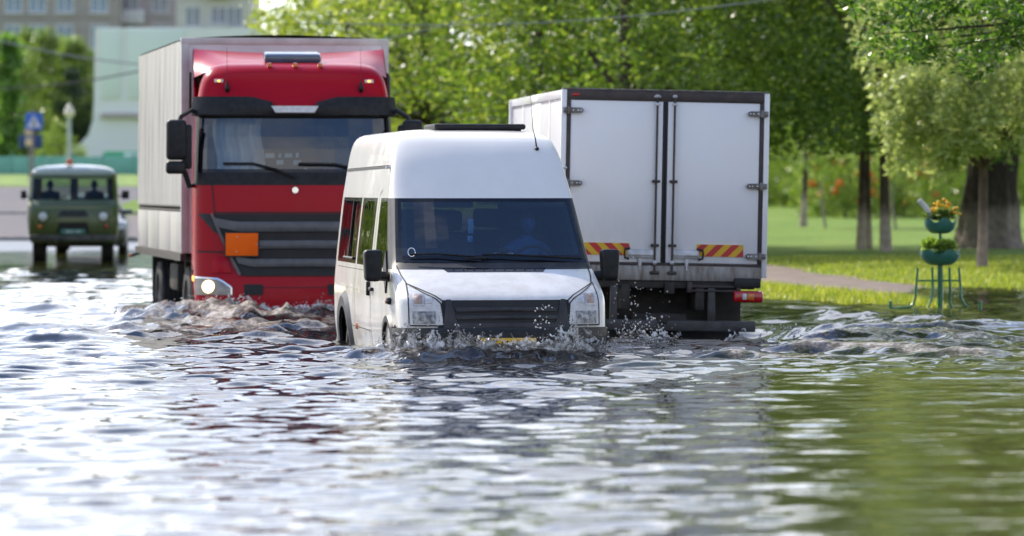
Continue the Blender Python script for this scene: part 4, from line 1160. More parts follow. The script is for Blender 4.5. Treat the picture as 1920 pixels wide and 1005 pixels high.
    bc = MB(); bc.lathe([(.075, 0), (.08, .02), (.075, .08), (.05, .12), (.0001, .135)], (-.08, 1.0, 2.095), 'z', 0, 20); bc.build('beacon', mat('orange beacon', (.75, .20, .09), (.68, .16, .07), rough=.3, scale=20), root)
    return root
uaz = build_uaz()
seated_person(veh_pt(uaz, (.45, 1.22, 1.02)), R(6), 'driver of the olive van at its steering wheel', 'dark_shirt', ((-.15, -.34, .26), (.16, -.34, .26)), seed=9, s=.86)
seated_person(veh_pt(uaz, (-.5, 1.22, 1.02)), R(6), 'passenger in the olive van beside the sunlit door pillar', 'dark_shirt', ((-.2, -.30, .16), (.12, -.30, .16)), seed=12, s=.86)

# ---------------------------------------------------------------- dark saloon behind the olive van
def build_car():
    root = empty('saloon_car', (-9.95, 92.0, -.03), R(5.0), 'dark grey saloon car half hidden behind the olive van', 'car')
    hw = pchip([.22, .4, .65, .85, .95, 1.2, 1.35, 1.43, 1.45], [.80, .86, .88, .85, .80, .68, .60, .48, .3])
    yf = pchip([.22, .4, .6, .75, .85, .95, 1.2, 1.35, 1.42, 1.45], [.10, .0, .03, .18, .75, 1.25, 1.62, 1.85, 2.05, 2.3])
    yr = pchip([.22, .4, .9, 1.0, 1.3, 1.42, 1.45], [4.35, 4.45, 4.35, 3.9, 3.4, 3.1, 2.9])
    sh = Shell(hw, yf, yr, .38, n=2.5, Dr=.3, nr=3, zref=.9, yfix=2.4)
    zs = [.22, .3, .4, .5, .6, .7, .76, .82, .87, .92, .97, 1.05, 1.12, 1.2, 1.28, 1.34, 1.38, 1.41, 1.435, 1.45]
    us = [-1, -.99, -.96, -.9, -.8, -.5, 0, .5, .8, .9, .96, .99, 1]
    sts = [1.2, 1.4, 1.6, 1.9, 2.2, 2.4, 2.5, 2.8, 3.1, 3.4, 3.8]
    usr = [1, .97, .9, .6, 0, -.6, -.9, -.97, -1]
    def cls(c0, c1, z0, z1):
        if c0[0] == c1[0] and z0 >= .969 and z1 <= 1.341:
            if c0[0] in 'FB' and max(abs(c0[1]), abs(c1[1])) <= .96: return ('windscreen' if c0[0] == 'F' else 'rear_window', 0)
            if c0[0] in 'RL' and not (2.39 < min(c0[1], c1[1]) < 2.45): return ('side_window', 0)
        return ('body', 0)
    ps = sh.rings(zs, us, sts, usr, cls)
    b = ps['body']
    ps['body'].build('body', [M['darkcar']], root)
    for k in ('windscreen', 'rear_window', 'side_window'): ps[k].build(k, M['side_glass'], root)
    g = MB(); patch(g, sh.frontx, ((-.4, .45), (.4, .45), (.45, .62), (-.45, .62)), 8, 3, .01, 0); g.build('grille', M['black'], root)
    for sg in (-1, 1):
        h = MB(); patch(h, sh.frontx, ((sg * .82, .62), (sg * .50, .60), (sg * .52, .70), (sg * .80, .74)), 6, 3, .012, 0); h.build('headlight', M['lamp_house'], root)
        m_ = MB(); p = sh.side(sg, 1.55, 1.0, 0); m_.box((p.x + sg * .02 - .09, p.y - .08, .96), (p.x + sg * .16 + .05, p.y + .05, 1.08), 0, .035); m_.build('mirror', M['darkcar'], root)
        for yy in (.9, 3.5): wheel(root, (sg * .74, yy, .31), .315, .2)
    return root
car = build_car()
# ---------------------------------------------------------------- ground, water, road
PATH = np.array([(0.5, 92), (2.4, 80), (4.2, 69), (5.3, 61.5), (6.6, 55.5), (8.6, 50), (13, 44)], float)
def path_dist(X, Y):
    d = np.full(np.shape(X), 1e9)
    for (x0, y0), (x1, y1) in zip(PATH[:-1], PATH[1:]):
        vx, vy = x1 - x0, y1 - y0
        t = np.clip(((X - x0) * vx + (Y - y0) * vy) / (vx * vx + vy * vy), 0, 1)
        d = np.minimum(d, np.hypot(X - x0 - t * vx, Y - y0 - t * vy))
    return d
def gz(X, Y):
    X = np.asarray(X, float); Y = np.asarray(Y, float)
    left = -.45 + .43 * smooth(58, 83, Y) + np.clip(Y - 98, 0, 62) * .0262 + np.clip(Y - 160, 0, 12) * .045 + np.clip(Y - 172, 0, 300) * .012
    left = left + .16 * (fbm(X * .16, Y * .10, 4, 77) - .5) * smooth(84, 92, Y) * (1 - smooth(104, 112, Y))
    edge = 3.15 - .13 * (Y - 47)
    b = smooth(-.4, .9, X - edge)
    yy = Y + np.clip(X - 4, -2, 2.5) * 2.2
    right = -.45 + .36 * smooth(43, 52.5, yy) + .15 * smooth(51.5, 57, yy) + .18 * smooth(60, 80, Y) + np.clip(Y - 80, 0, 400) * .0026
    right = right - .05 * (1 - smooth(1.2, 2.6, path_dist(X, Y))) * smooth(44, 50, Y)
    right = right - .17 * smooth(5.3, 6.5, X) * (1 - smooth(56, 62, Y))
    right = right + .05 * (fbm(X * .7, Y * .35, 3, 3) - .5)
    z = left * (1 - b) + right * b
    return z
def axis_pts(segs):
    out = []
    for a, b, d in segs: out += list(np.arange(a, b, d))
    out.append(segs[-1][1]); return np.array(out)
def grid_mesh(name, xs, ys, zf, mats, attrs=None, smoothf=True):
    X, Y = np.meshgrid(xs, ys); Z = zf(X, Y)
    V = np.stack([X, Y, Z], -1).reshape(-1, 3)
    nx, ny = len(xs), len(ys)
    i = np.arange(nx - 1)[None, :] + nx * np.arange(ny - 1)[:, None]
    Q = np.stack([i, i + 1, i + nx + 1, i + nx], -1).reshape(-1, 4)
    return mesh_np(name, V, Q, mats, smooth=smoothf, attrs={k: f(X, Y) for k, f in (attrs or {}).items()})

# ground material: grass of several tones, bare earth where the path runs
m, nt, b = NT('park ground')
ga, gf, gsrc = noise_col(nt, (.085, .17, .018), (.17, .28, .035), .8, 6, .35, .65)
g2, g2f, _ = noise_col(nt, (.09, .17, .02), (.26, .34, .055), 6, 4, .35, .7)
mx = nd(nt, 'ShaderNodeMix', data_type='RGBA'); mx.inputs['Factor'].default_value = .5; nt.links.new(ga, mx.inputs['A']); nt.links.new(g2, mx.inputs['B'])
at_ = nd(nt, 'ShaderNodeAttribute', attribute_name='dry')
dry, _, _ = noise_col(nt, (.42, .40, .11), (.27, .31, .06), 5, 4)
mx2 = nd(nt, 'ShaderNodeMix', data_type='RGBA'); nt.links.new(at_.outputs['Fac'], mx2.inputs['Factor']); nt.links.new(mx.outputs['Result'], mx2.inputs['A']); nt.links.new(dry, mx2.inputs['B'])
nt.links.new(mx2.outputs['Result'], b.inputs['Base Color']); setp(b, rough=.9, spec=.15)
n = nd(nt, 'ShaderNodeTexNoise'); n.inputs['Scale'].default_value = 14; n.inputs['Detail'].default_value = 4; nt.links.new(gsrc, n.inputs['Vector']); bump(nt, b, n.outputs['Fac'], .8, .06)
M['ground'] = m
xs = axis_pts([(-260, -60, 10), (-60, -16, 2), (-16, 16, .4), (16, 60, 2), (60, 260, 10)])
ys = axis_pts([(-30, 40, 2.5), (40, 112, .4), (112, 180, 1.5), (180, 700, 20)])
def yellow_litf(X, Y):
    return np.clip((1 - smooth(60, 66, Y + .8 * (X - 5))) * .85 + (fbm(X * .5, Y * .2, 3, 8) - .5) * 1.0, 0, 1) * smooth(1, 3, X)  # near bank coloured yellower and lighter to carry its sunlit look
tag(grid_mesh('ground', xs, ys, lambda X, Y: gz(X, Y), M['ground'], {'dry': yellow_litf}), kind='structure')
# earth path through the park
M['path'] = mat('bare earth path', (.25, .185, .145), (.16, .118, .092), rough=.7, scale=2.2, bmp=.5, bdist=.03)
pv = []; dense = []
for (x0, y0), (x1, y1) in zip(PATH[:-1], PATH[1:]):
    for k in range(16): dense.append((x0 + (x1 - x0) * k / 16, y0 + (y1 - y0) * k / 16))
dense = np.array(dense); tg = np.gradient(dense, axis=0); tg /= np.linalg.norm(tg, axis=1)[:, None]; nn = np.stack([tg[:, 1], -tg[:, 0]], 1)
PV = []; ncol = 9
for k in range(len(dense)):
    wl = 1.35 + .25 * math.sin(k * .7) + .15 * math.sin(k * 1.9)
    for c in range(ncol):
        s_ = -1 + 2 * c / (ncol - 1); p = dense[k] + nn[k] * s_ * wl
        PV.append((p[0], p[1], float(gz(p[0], p[1])) + .035 - .05 * abs(s_) ** 3))
PQ = [(k * ncol + c, k * ncol + c + 1, (k + 1) * ncol + c + 1, (k + 1) * ncol + c) for k in range(len(dense) - 1) for c in range(ncol - 1)]
tag(mesh_np('path', PV, PQ, M['path'], smooth=True), kind='structure')
# road surface under the flood and the square on the left
M['road'] = mat('wet asphalt', (.055, .055, .058), (.085, .083, .085), rough=.35, scale=2.0, bmp=.2, bdist=.01)
def roadsheet(name, x0f, x1f, y0, y1, m_, lift, n=40, nx=10):
    P = []; 
    for j in range(n + 1):
        y = y0 + (y1 - y0) * j / n; a, c = x0f(y), x1f(y)
        for i in range(nx + 1):
            x = a + (c - a) * i / nx; P.append((x, y, float(gz(x, y)) + lift))
    q = [(j * (nx + 1) + i, j * (nx + 1) + i + 1, (j + 1) * (nx + 1) + i + 1, (j + 1) * (nx + 1) + i) for j in range(n) for i in range(nx)]
    return tag(mesh_np(name, P, q, m_, smooth=True), kind='structure')
roadsheet('road', lambda y: -26, lambda y: 2.3 - .13 * (y - 47), -10, 104, M['road'], .006, 190, 40)
m, nt, b = NT('pinkish paving')
c1, f1, src = noise_col(nt, (.215, .185, .18), (.16, .155, .17), .35, 4, mapscale=(.5, .12, 1))
nt.links.new(c1, b.inputs['Base Color']); setp(b, rough=.9, spec=.1); M['paving'] = m
roadsheet('square', lambda y: -60, lambda y: 6, 104, 160, M['paving'], .008, 40)
M['kerb'] = mat('kerb stone', (.30, .29, .28), (.2, .19, .19), rough=.7)
for yy, lift in ((104.0, .10), (126.0, .08)):
    k = MB()
    for i in range(22): 
        x = -40 + i * 2.0; z = float(gz(x, yy)); k.box((x, yy, z - .1), (x + 1.98, yy + .2, z + lift), 0, .02)
    tag(k.build('kerb', M['kerb']), 'grey stone kerb crossing the square behind the olive van' if yy < 110 else 'grey stone kerb farther back across the pinkish square', 'kerb')
tag(grid_mesh('grass_strip', np.linspace(-60, 10, 40), np.linspace(160.5, 171.8, 12), lambda X, Y: gz(X, Y) + .02, mat('bright lawn', (.20, .30, .035), (.13, .22, .03), rough=.9, scale=1.5, bmp=.5, bdist=.05)), kind='structure')

# ---------------------------------------------------------------- water
def ridge(X, Y, pts, h, w, seed, rough=.35):
    """raised wave along a polyline; returns height and crest mask"""
    best = np.full(X.shape, 1e9); tt = np.zeros(X.shape); L = 0.0; side = np.zeros(X.shape)
    for (x0, y0), (x1, y1) in zip(pts[:-1], pts[1:]):
        vx, vy = x1 - x0, y1 - y0; l = math.hypot(vx, vy)
        t = np.clip(((X - x0) * vx + (Y - y0) * vy) / (l * l), 0, 1)
        dx, dy = X - x0 - t * vx, Y - y0 - t * vy
        d = np.hypot(dx, dy); s_ = np.sign(vx * dy - vy * dx)
        better = d < best
        best = np.where(better, d, best); tt = np.where(better, L + t * l, tt); side = np.where(better, s_, side); L += l
    fade = smooth(0, .25 * L, tt) * (1 - smooth(.75 * L, L, tt))
    wob = (vnoise(tt * 1.1, tt * 0 + seed, seed) - .5) * w * .9
    d = best * side - wob
    hh = h * (.65 + .7 * vnoise(tt * 1.7, tt * 0, seed + 5))
    ww = np.where(d > 0, w * 1.2, w * .75)
    prof = np.exp(-(d / ww) ** 2)
    chop = (fbm(X * 3.1, Y * 1.7, 4, seed + 2) - .47) * rough * h * 2.2 + (np.abs(fbm(X * 5.5 + Y, Y * 2.6, 3, seed + 40) - .45) - .10) * (.35 + rough) * h * 2.6
    return fade * (prof * hh + np.exp(-(d / (1.5 * w)) ** 2) * chop), fade * np.exp(-((d) / (.55 * w)) ** 2)
def G(*pp): return [ground(px, py, .03) for px, py in pp]
RIDGES = [   # polyline through points of the picture's ground, height, width, seed, foam
    (G((600, 658), (700, 664), (830, 668), (960, 668), (1090, 664), (1180, 662)), .105, .36, 1, .32),      # bow wave of the minibus
    (G((690, 664), (560, 668), (420, 662), (250, 664), (60, 655)), .035, .5, 2, .10),
    (G((240, 588), (330, 592), (450, 596), (560, 597), (640, 600)), .19, .8, 3, .85),                      # bow wave of the red truck
    (G((300, 574), (420, 578), (530, 580), (640, 584)), .08, .35, 13, .9),
    (G((330, 604), (430, 608), (540, 612), (650, 616)), .09, .5, 14, .75),
    (G((1440, 606), (1560, 612), (1700, 616), (1900, 620)), .08, .35, 16, .4),
    (G((150, 618), (300, 624), (420, 620), (540, 628), (640, 632)), .07, .75, 4, .45),
    (G((-60, 610), (60, 616), (160, 632), (330, 634)), .07, .7, 5, .2),
    (G((20, 580), (120, 577), (260, 580)), .07, .7, 6, .2),
    (G((1130, 662), (1230, 660), (1360, 662), (1480, 664), (1600, 668)), .035, .35, 7, .8),                 # wash behind the box truck
    (G((1390, 655), (1520, 652), (1650, 657), (1800, 664), (1990, 668)), .065, .38, 8, .75),
    (G((1420, 626), (1560, 630), (1720, 628), (1980, 632)), .085, .5, 9, .35),
    (G((1430, 588), (1560, 592), (1700, 604), (1980, 612)), .09, .6, 10, .22),
    (G((1300, 690), (1500, 684), (1720, 688), (1990, 700)), .02, .5, 11, .0),
    (G((700, 690), (900, 700), (1100, 694), (1300, 690)), .018, .5, 12, .0),
]
rng = np.random.default_rng(11)
WAVES = []
for lam, cnt, amp in ((2.6, 6, .0036), (1.5, 8, .0028), (.9, 10, .0024), (.55, 14, .0018), (.34, 16, .0011), (.22, 12, .0006)):
    for k in range(cnt):
        l = lam * rng.uniform(.8, 1.25); th = rng.normal(math.pi / 2, .62)
        WAVES.append((2 * math.pi / l * math.cos(th), 2 * math.pi / l * math.sin(th), rng.uniform(0, 6.28), amp * rng.uniform(.6, 1.3)))
FOAM = {}
def wz(X, Y):
    Z = np.zeros(X.shape)
    patchy = .55 + .9 * fbm(X * .33, Y * .16, 3, 21)
    chop = .80 + .85 * np.exp(-((Y - 37.5) / 7.5) ** 2) * (.6 + .6 * smooth(-9, 2, -np.abs(X) + 4)) + .3 * smooth(45, 52, Y) * (1 - smooth(60, 75, Y))
    for kx, ky, ph, a in WAVES:
        warp = .25 * np.sin(.7 * X + .5 * Y + ph)
        Z += a * np.sin(kx * X + ky * Y + ph + warp)
    Z = Z * patchy * chop * (1 - .52 * smooth(.3, 2.3, X) * (1 - smooth(31, 37, Y)))
    # sharpen chop near the vehicles
    Z += (fbm(X * 2.2 + .3 * Y, Y * 1.1, 4, 31) - .47) * .030 * np.exp(-((Y - 39) / 6.5) ** 2)
    Z += ((fbm(X * 6.5 + .8 * Y, Y * 3.0, 3, 61) - .44) * .027 * patchy) * np.exp(-((Y - 37) / 6.5) ** 2)
    foam = np.zeros(X.shape)
    for pts, h, w, sd, fm in RIDGES:
        r_, c_ = ridge(X, Y, pts, h, w, sd, .22 + .3 * fm)
        Z += r_; foam = np.maximum(foam, c_ * fm)
    # hollow behind the box truck and beside the minibus
    Z -= .24 * np.exp(-((X - 1.75) / 1.45) ** 4 - ((Y - 42.7) / 1.9) ** 4) + .05 * np.exp(-((X + 1.9) / .7) ** 2 - ((Y - 40.5) / 1.8) ** 2)
    foam = np.maximum(foam, .55 * np.exp(-((X - 1.9) / 1.3) ** 2 - ((Y - 41.6) / 1.0) ** 2))
    fo = foam * smooth(.30, .70, fbm(X * 4.0, Y * 2.4, 4, 41) + .35 * foam)
    cx_, cy_ = ground(430, 606, 0)
    churn = np.exp(-((X - cx_) / 1.7) ** 2 - ((Y - cy_) / 4.2) ** 2)
    fo = np.maximum(fo, .9 * churn * smooth(.38, .60, fbm(X * 2.6, Y * .9, 4, 47)))
    FOAM['a'] = np.clip(fo, 0, 1)
    calm = 1 - .75 * smooth(70, 84, Y)
    edge = smooth(-17.5, -16, X) * (1 - smooth(14, 15.5, X)) * smooth(12, 13, Y) * (1 - smooth(98, 101, Y))
    Z = Z * calm * edge
    FOAM['b'] = np.minimum(1 - smooth(-.20, -.03, gz(X, Y)), 1 - .85 * smooth(.4, 2.4, X + 1.2 * (fbm(X * .6, Y * .3, 3, 71) - .5)) * (1 - smooth(33, 38, Y)))  # shallows, plus the right foreground where tree reflection is put into the colour
    return Z
def yrows():
    ys = [12.0]; 
    while ys[-1] < 101.5: 
        y = ys[-1]; ys.append(y + max(.035, .0000325 * y * y * 1.5))
    return np.array(ys)
xs = np.concatenate([np.arange(-17.6, -6.5, .13), np.arange(-6.5, -3.2, .08), np.arange(-3.2, 3.2, .05), np.arange(3.2, 7, .08), np.arange(7, 15.7, .13)])
ys = yrows()
X, Y = np.meshgrid(xs, ys); Z = wz(X, Y)
V = np.stack([X, Y, Z], -1).reshape(-1, 3); nx, ny = len(xs), len(ys)
i = np.arange(nx - 1)[None, :] + nx * np.arange(ny - 1)[:, None]
Q = np.stack([i, i + 1, i + nx + 1, i + nx], -1).reshape(-1, 4)
x0, x1, y0, y1 = xs[0], xs[-1], ys[0], ys[-1]
extra = np.array([(-70, -25, 0), (45, -25, 0), (45, y0, 0), (-70, y0, 0), (x0, y0, 0), (x1, y0, 0), (x1, y1, 0), (x0, y1, 0), (-70, y1, 0), (45, y1, 0), (-70, 112, 0), (45, 112, 0)], float)
nb = len(V); V = np.concatenate([V, extra])
Q = np.concatenate([Q, np.array([(0, 1, 2, 3), (3, 4, 7, 8), (5, 2, 9, 6), (8, 9, 11, 10)]) + nb])
fa = np.concatenate([FOAM['a'].ravel(), np.zeros(12)]); fb = np.concatenate([FOAM['b'].ravel(), np.ones(12)])
print('water verts', len(V))
m, nt, b = NT('flood water')
tc = nd(nt, 'ShaderNodeTexCoord')
fo = nd(nt, 'ShaderNodeAttribute', attribute_name='foam'); dp = nd(nt, 'ShaderNodeAttribute', attribute_name='deep')
c1, f1, src = noise_col(nt, (.008, .0078, .0085), (.015, .013, .012), .7, 3)
sh_ = nd(nt, 'ShaderNodeMix', data_type='RGBA'); sh_.inputs['A'].default_value = (.080, .088, .020, 1); nt.links.new(dp.outputs['Fac'], sh_.inputs['Factor']); nt.links.new(c1, sh_.inputs['B'])  # olive of the murk, also painting the green tree reflection at right
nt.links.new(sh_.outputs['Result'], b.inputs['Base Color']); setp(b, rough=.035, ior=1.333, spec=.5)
mp = nd(nt, 'ShaderNodeMapping'); mp.inputs['Scale'].default_value = (1, .8, 1); nt.links.new(tc.outputs['Object'], mp.inputs['Vector'])
n1 = nd(nt, 'ShaderNodeTexNoise'); n1.inputs['Scale'].default_value = 7.0; n1.inputs['Detail'].default_value = 3; nt.links.new(mp.outputs[0], n1.inputs['Vector'])
bp = nd(nt, 'ShaderNodeBump'); bp.inputs['Strength'].default_value = .22; bp.inputs['Distance'].default_value = .014; nt.links.new(n1.outputs['Fac'], bp.inputs['Height']); nt.links.new(bp.outputs[0], b.inputs['Normal'])
fb_ = nd(nt, 'ShaderNodeBsdfPrincipled'); fc, ff, _ = noise_col(nt, (.52, .46, .41), (.10, .075, .06), 9, 7, .38, .62)
nt.links.new(fc, fb_.inputs['Base Color']); fb_.inputs['Roughness'].default_value = .7
n2 = nd(nt, 'ShaderNodeTexNoise'); n2.inputs['Scale'].default_value = 22; n2.inputs['Detail'].default_value = 5; nt.links.new(tc.outputs['Object'], n2.inputs['Vector'])
bp2 = nd(nt, 'ShaderNodeBump'); bp2.inputs['Strength'].default_value = 1.0; bp2.inputs['Distance'].default_value = .05; nt.links.new(n2.outputs['Fac'], bp2.inputs['Height']); nt.links.new(bp2.outputs[0], fb_.inputs['Normal'])
ad = nd(nt, 'ShaderNodeMath', operation='MULTIPLY_ADD'); ad.inputs[1].default_value = .9; ad.inputs[2].default_value = -.45; nt.links.new(n2.outputs['Fac'], ad.inputs[0])
ad2 = nd(nt, 'ShaderNodeMath', operation='ADD'); ad2.use_clamp = True; nt.links.new(ad.outputs[0], ad2.inputs[0]); nt.links.new(fo.outputs['Fac'], ad2.inputs[1])
rp = ramp(nt, [(.12, (0, 0, 0)), (.85, (.85, .85, .85))]); nt.links.new(ad2.outputs[0], rp.inputs['Fac'])
mu = nd(nt, 'ShaderNodeMath', operation='MULTIPLY'); nt.links.new(rp.outputs[0], mu.inputs[0])
st_ = ramp(nt, [(.0, (0, 0, 0)), (.12, (1, 1, 1))]); nt.links.new(fo.outputs['Fac'], st_.inputs['Fac']); nt.links.new(st_.outputs[0], mu.inputs[1])
ms = nd(nt, 'ShaderNodeMixShader'); nt.links.new(mu.outputs[0], ms.inputs[0]); nt.links.new(b.outputs[0], ms.inputs[1]); nt.links.new(fb_.outputs[0], ms.inputs[2])
nt.links.new(ms.outputs[0], nt.nodes['Material Output'].inputs[0])
M['water'] = m
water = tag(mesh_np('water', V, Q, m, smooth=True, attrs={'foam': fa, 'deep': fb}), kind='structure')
def wz1(x, y):
    i_ = min(max(int(np.searchsorted(xs, x)), 0), len(xs) - 1); j_ = min(max(int(np.searchsorted(ys, y)), 0), len(ys) - 1); return float(Z[j_, i_])

# ---------------------------------------------------------------- splashes thrown up by the vehicles
m, nt, b = NT('thrown water')
c1, f1, _ = noise_col(nt, (.88, .88, .88), (.62, .60, .57), 22, 4, .35, .65)
nt.links.new(c1, b.inputs['Base Color']); setp(b, rough=.12, ior=1.333, trans=.15)
M['splash'] = m
ico = bmesh.new(); bmesh.ops.create_icosphere(ico, subdivisions=1, radius=1); ICO_V = np.array([v.co[:] for v in ico.verts]); ICO_F = np.array([[v.index for v in f.verts] for f in ico.faces]); ico.free()
def splash(name, label, pts, n, hgt, size, spread, seed, fingers=0, jets=()):
    rg = np.random.default_rng(seed)
    VV = []; FF = []; nb = 0
    P = np.array(pts, float); seg = np.hypot(*np.diff(P, axis=0).T); cs = np.concatenate([[0], np.cumsum(seg)])
    def on(t):
        s_ = t * cs[-1]; k = min(int(np.searchsorted(cs, s_, 'right')) - 1, len(seg) - 1); f = (s_ - cs[k]) / seg[k]
        return P[k] + (P[k + 1] - P[k]) * f
    def blob(c, r3):
        nonlocal nb
        q = ICO_V * (1 + rg.uniform(-.35, .35, (len(ICO_V), 1)))
        a = rg.uniform(0, 6.28); ca, sa = math.cos(a), math.sin(a)
        q = q * r3; q = np.stack([q[:, 0] * ca - q[:, 1] * sa, q[:, 0] * sa + q[:, 1] * ca, q[:, 2]], 1)
        VV.append(q + c); FF.append(ICO_F + nb); nb += len(q)
    for k in range(n):
        t = rg.uniform(0, 1); p = on(t); env = .35 + 1.1 * vnoise(np.array(t * 9.0), np.array(seed * 1.0), seed) ** 1.3
        d = rg.normal(0, spread, 2); z = abs(rg.normal(0, 1)) * hgt * env
        r = size * rg.uniform(.3, 1.0) ** 2.2 * (1.5 if z < .3 * hgt else .6)
        base = wz1(p[0] + d[0], p[1] + d[1])
        blob((p[0] + d[0], p[1] + d[1], base + z * .9 - .01), np.array([r * rg.uniform(.7, 2.2), r * rg.uniform(.7, 1.6), r * rg.uniform(.5, 1.3)]))
    for k in range(fingers):
        t = rg.uniform(0, 1); p = on(t) + rg.normal(0, spread * .6, 2); base = wz1(p[0], p[1]) - .02
        h = hgt * rg.uniform(.5, 1.7); lx, ly = rg.normal(0, .5) * h, rg.normal(-.2, .3) * h; w0 = size * rg.uniform(.30, .60)
        for s_ in np.linspace(0, 1, 13):
            r = w0 * (1 - .75 * s_) * rg.uniform(.8, 1.1)
            blob((p[0] + lx * s_ ** 1.3, p[1] + ly * s_, base + h * s_), np.array([r * .8, r * .7, max(r * 1.3, h * .055)]))
    for (x, y, z, sx, sz, cnt, rr) in jets:
        for k in range(cnt):
            a = rg.normal(0, 1, 3); r = rr * rg.uniform(.3, 1.0) ** 1.5
            blob((x + a[0] * sx, y + a[1] * .25, max(z + a[2] * sz, wz1(x, y) - .01)), np.array([r, r, r * rg.uniform(.8, 1.6)]))
    o = mesh_np(name, np.concatenate(VV), np.concatenate(FF), M['splash'], smooth=True)
    return tag(o, label, kind='stuff')
m, nt, b = NT('torn water sheet')
tc = nd(nt, 'ShaderNodeTexCoord'); n1 = nd(nt, 'ShaderNodeTexNoise'); n1.inputs['Scale'].default_value = 17; n1.inputs['Detail'].default_value = 7; n1.inputs['Roughness'].default_value = .65; n1.inputs['Distortion'].default_value = .6
nt.links.new(tc.outputs['Object'], n1.inputs['Vector'])
up_ = nd(nt, 'ShaderNodeAttribute', attribute_name='up')
cr = ramp(nt, [(.38, (.12, .105, .095)), (.48, (.45, .43, .41)), (.57, (.90, .90, .90))]); nt.links.new(n1.outputs['Fac'], cr.inputs['Fac']); nt.links.new(cr.outputs[0], b.inputs['Base Color'])
setp(b, rough=.12, ior=1.333); bump(nt, b, n1.outputs['Fac'], 1.0, .05)
th = nd(nt, 'ShaderNodeMath', operation='MULTIPLY_ADD'); th.inputs[1].default_value = -.34; th.inputs[2].default_value = .17; nt.links.new(up_.outputs['Fac'], th.inputs[0])
sm = nd(nt, 'ShaderNodeMath', operation='ADD'); nt.links.new(n1.outputs['Fac'], sm.inputs[0]); nt.links.new(th.outputs[0], sm.inputs[1])
ra = ramp(nt, [(.46, (0, 0, 0)), (.52, (1, 1, 1))]); nt.links.new(sm.outputs[0], ra.inputs['Fac']); nt.links.new(ra.outputs[0], b.inputs['Alpha'])
M['sheet'] = m
def sheets(pts, hgt, seed, lean=(0, -.5), layers=3, thick=.10, n=420, nv=12):
    """overlapping torn curtains of water along a polyline; returns V, F, up"""
    rg = np.random.default_rng(seed); P = np.array(pts, float); seg = np.hypot(*np.diff(P, axis=0).T); cs = np.concatenate([[0], np.cumsum(seg)])
    VV = []; FF = []; UU = []; nb = 0
    for L_ in range(layers):
        t = np.linspace(0, 1, n) * cs[-1]; x = np.interp(t, cs, P[:, 0]); y = np.interp(t, cs, P[:, 1])
        z0_ = np.zeros(n); e = np.clip(np.minimum(t, cs[-1] - t) / (.18 * cs[-1]), 0, 1)
        big = .25 + 1.3 * vnoise(t * 2.3, z0_ + L_, seed + L_) ** 1.5; fine = .6 + .7 * vnoise(t * 13, z0_, seed + 9 + L_) + .45 * np.clip(vnoise(t * 31, z0_, seed + 3 + L_) - .6, 0, 1) * 2
        h = hgt * big * fine * e * (1 - .22 * L_) + .01
        off_ = (L_ - (layers - 1) / 2) * thick
        for j in range(nv + 1):
            v = j / nv
            jx = (vnoise(t * 9 + 5 * v, z0_ + 3 * v, seed + 20) - .5) * .10 * (.3 + v); jy = (vnoise(t * 8, z0_ + 4 * v, seed + 21) - .5) * .12
            px_ = x + jx + lean[0] * h * v * v; py_ = y + off_ + jy + lean[1] * h * (v * v) 
            base = np.array([wz1(a_, b_) for a_, b_ in zip(x, y + off_)]) if j == 0 else base
            VV.append(np.stack([px_, py_, base - .03 + (h + .03) * (v ** .8)], 1)); UU.append(np.full(n, v))
        i_ = np.arange(n - 1)[None, :] + n * np.arange(nv)[:, None] + nb
        FF.append(np.stack([i_, i_ + 1, i_ + n + 1, i_ + n], -1).reshape(-1, 4)); nb += n * (nv + 1)
    return np.concatenate(VV), np.concatenate(FF), np.concatenate(UU)
def sheet_obj(name, label, pts, hgt, seed, **k):
    V_, F_, U_ = sheets(pts, hgt, seed, **k)
    return tag(mesh_np(name, V_, F_, M['sheet'], smooth=True, attrs={'up': U_}), label, kind='stuff')
vp = [veh_pt(van, p)[:2] for p in ((-1.12, 1.0, 0), (-1.08, .45, 0), (-.9, .02, 0), (-.45, -.28, 0), (0, -.36, 0), (.45, -.30, 0), (.85, .0, 0), (1.1, .45, 0))]
splash('van_spray', 'white splashes curling along the minibus bumper', vp, 1300, .095, .012, .05, 5, 170,
       [(veh_pt(van, (.28, -.3, 0))[0], 35.7, .28, .05, .12, 50, .010), (veh_pt(van, (1.35, .6, 0))[0], 36.9, .13, .17, .12, 230, .011), (veh_pt(van, (-.6, -.2, 0))[0], 35.8, .22, .30, .07, 50, .009)])
tp = [veh_pt(truck, p)[:2] for p in ((-1.9, 1.2, 0), (-1.4, .2, 0), (-.8, -.35, 0), (0, -.5, 0), (.8, -.4, 0), (1.4, .1, 0))]
splash('truck_spray', 'brown churned crest in front of the red truck', tp, 1800, .06, .026, .20, 6, 60)
bp_ = [(.75, 41.0), (1.4, 40.6), (2.2, 40.8), (3.0, 41.4), (3.6, 41.9)]
splash('wash_spray', 'broken wash behind the box truck', bp_, 1200, .04, .016, .14, 7, 50,
       [(1.32, 40.4, .06, .10, .07, 70, .014), (2.9, 41.0, .05, .12, .06, 70, .012), (1.25, 41.5, .35, .22, .30, 80, .009)])

sheet_obj('van_bow_splash', 'torn curtain of water along the minibus bumper', vp, .19, 15, layers=4, thick=.08)
sheet_obj('truck_bow_splash', 'torn brown water along the red truck bumper', tp, .15, 16, thick=.22, n=520)
sheet_obj('wash_splash', 'torn water behind the box truck', bp_, .10, 17, thick=.16)
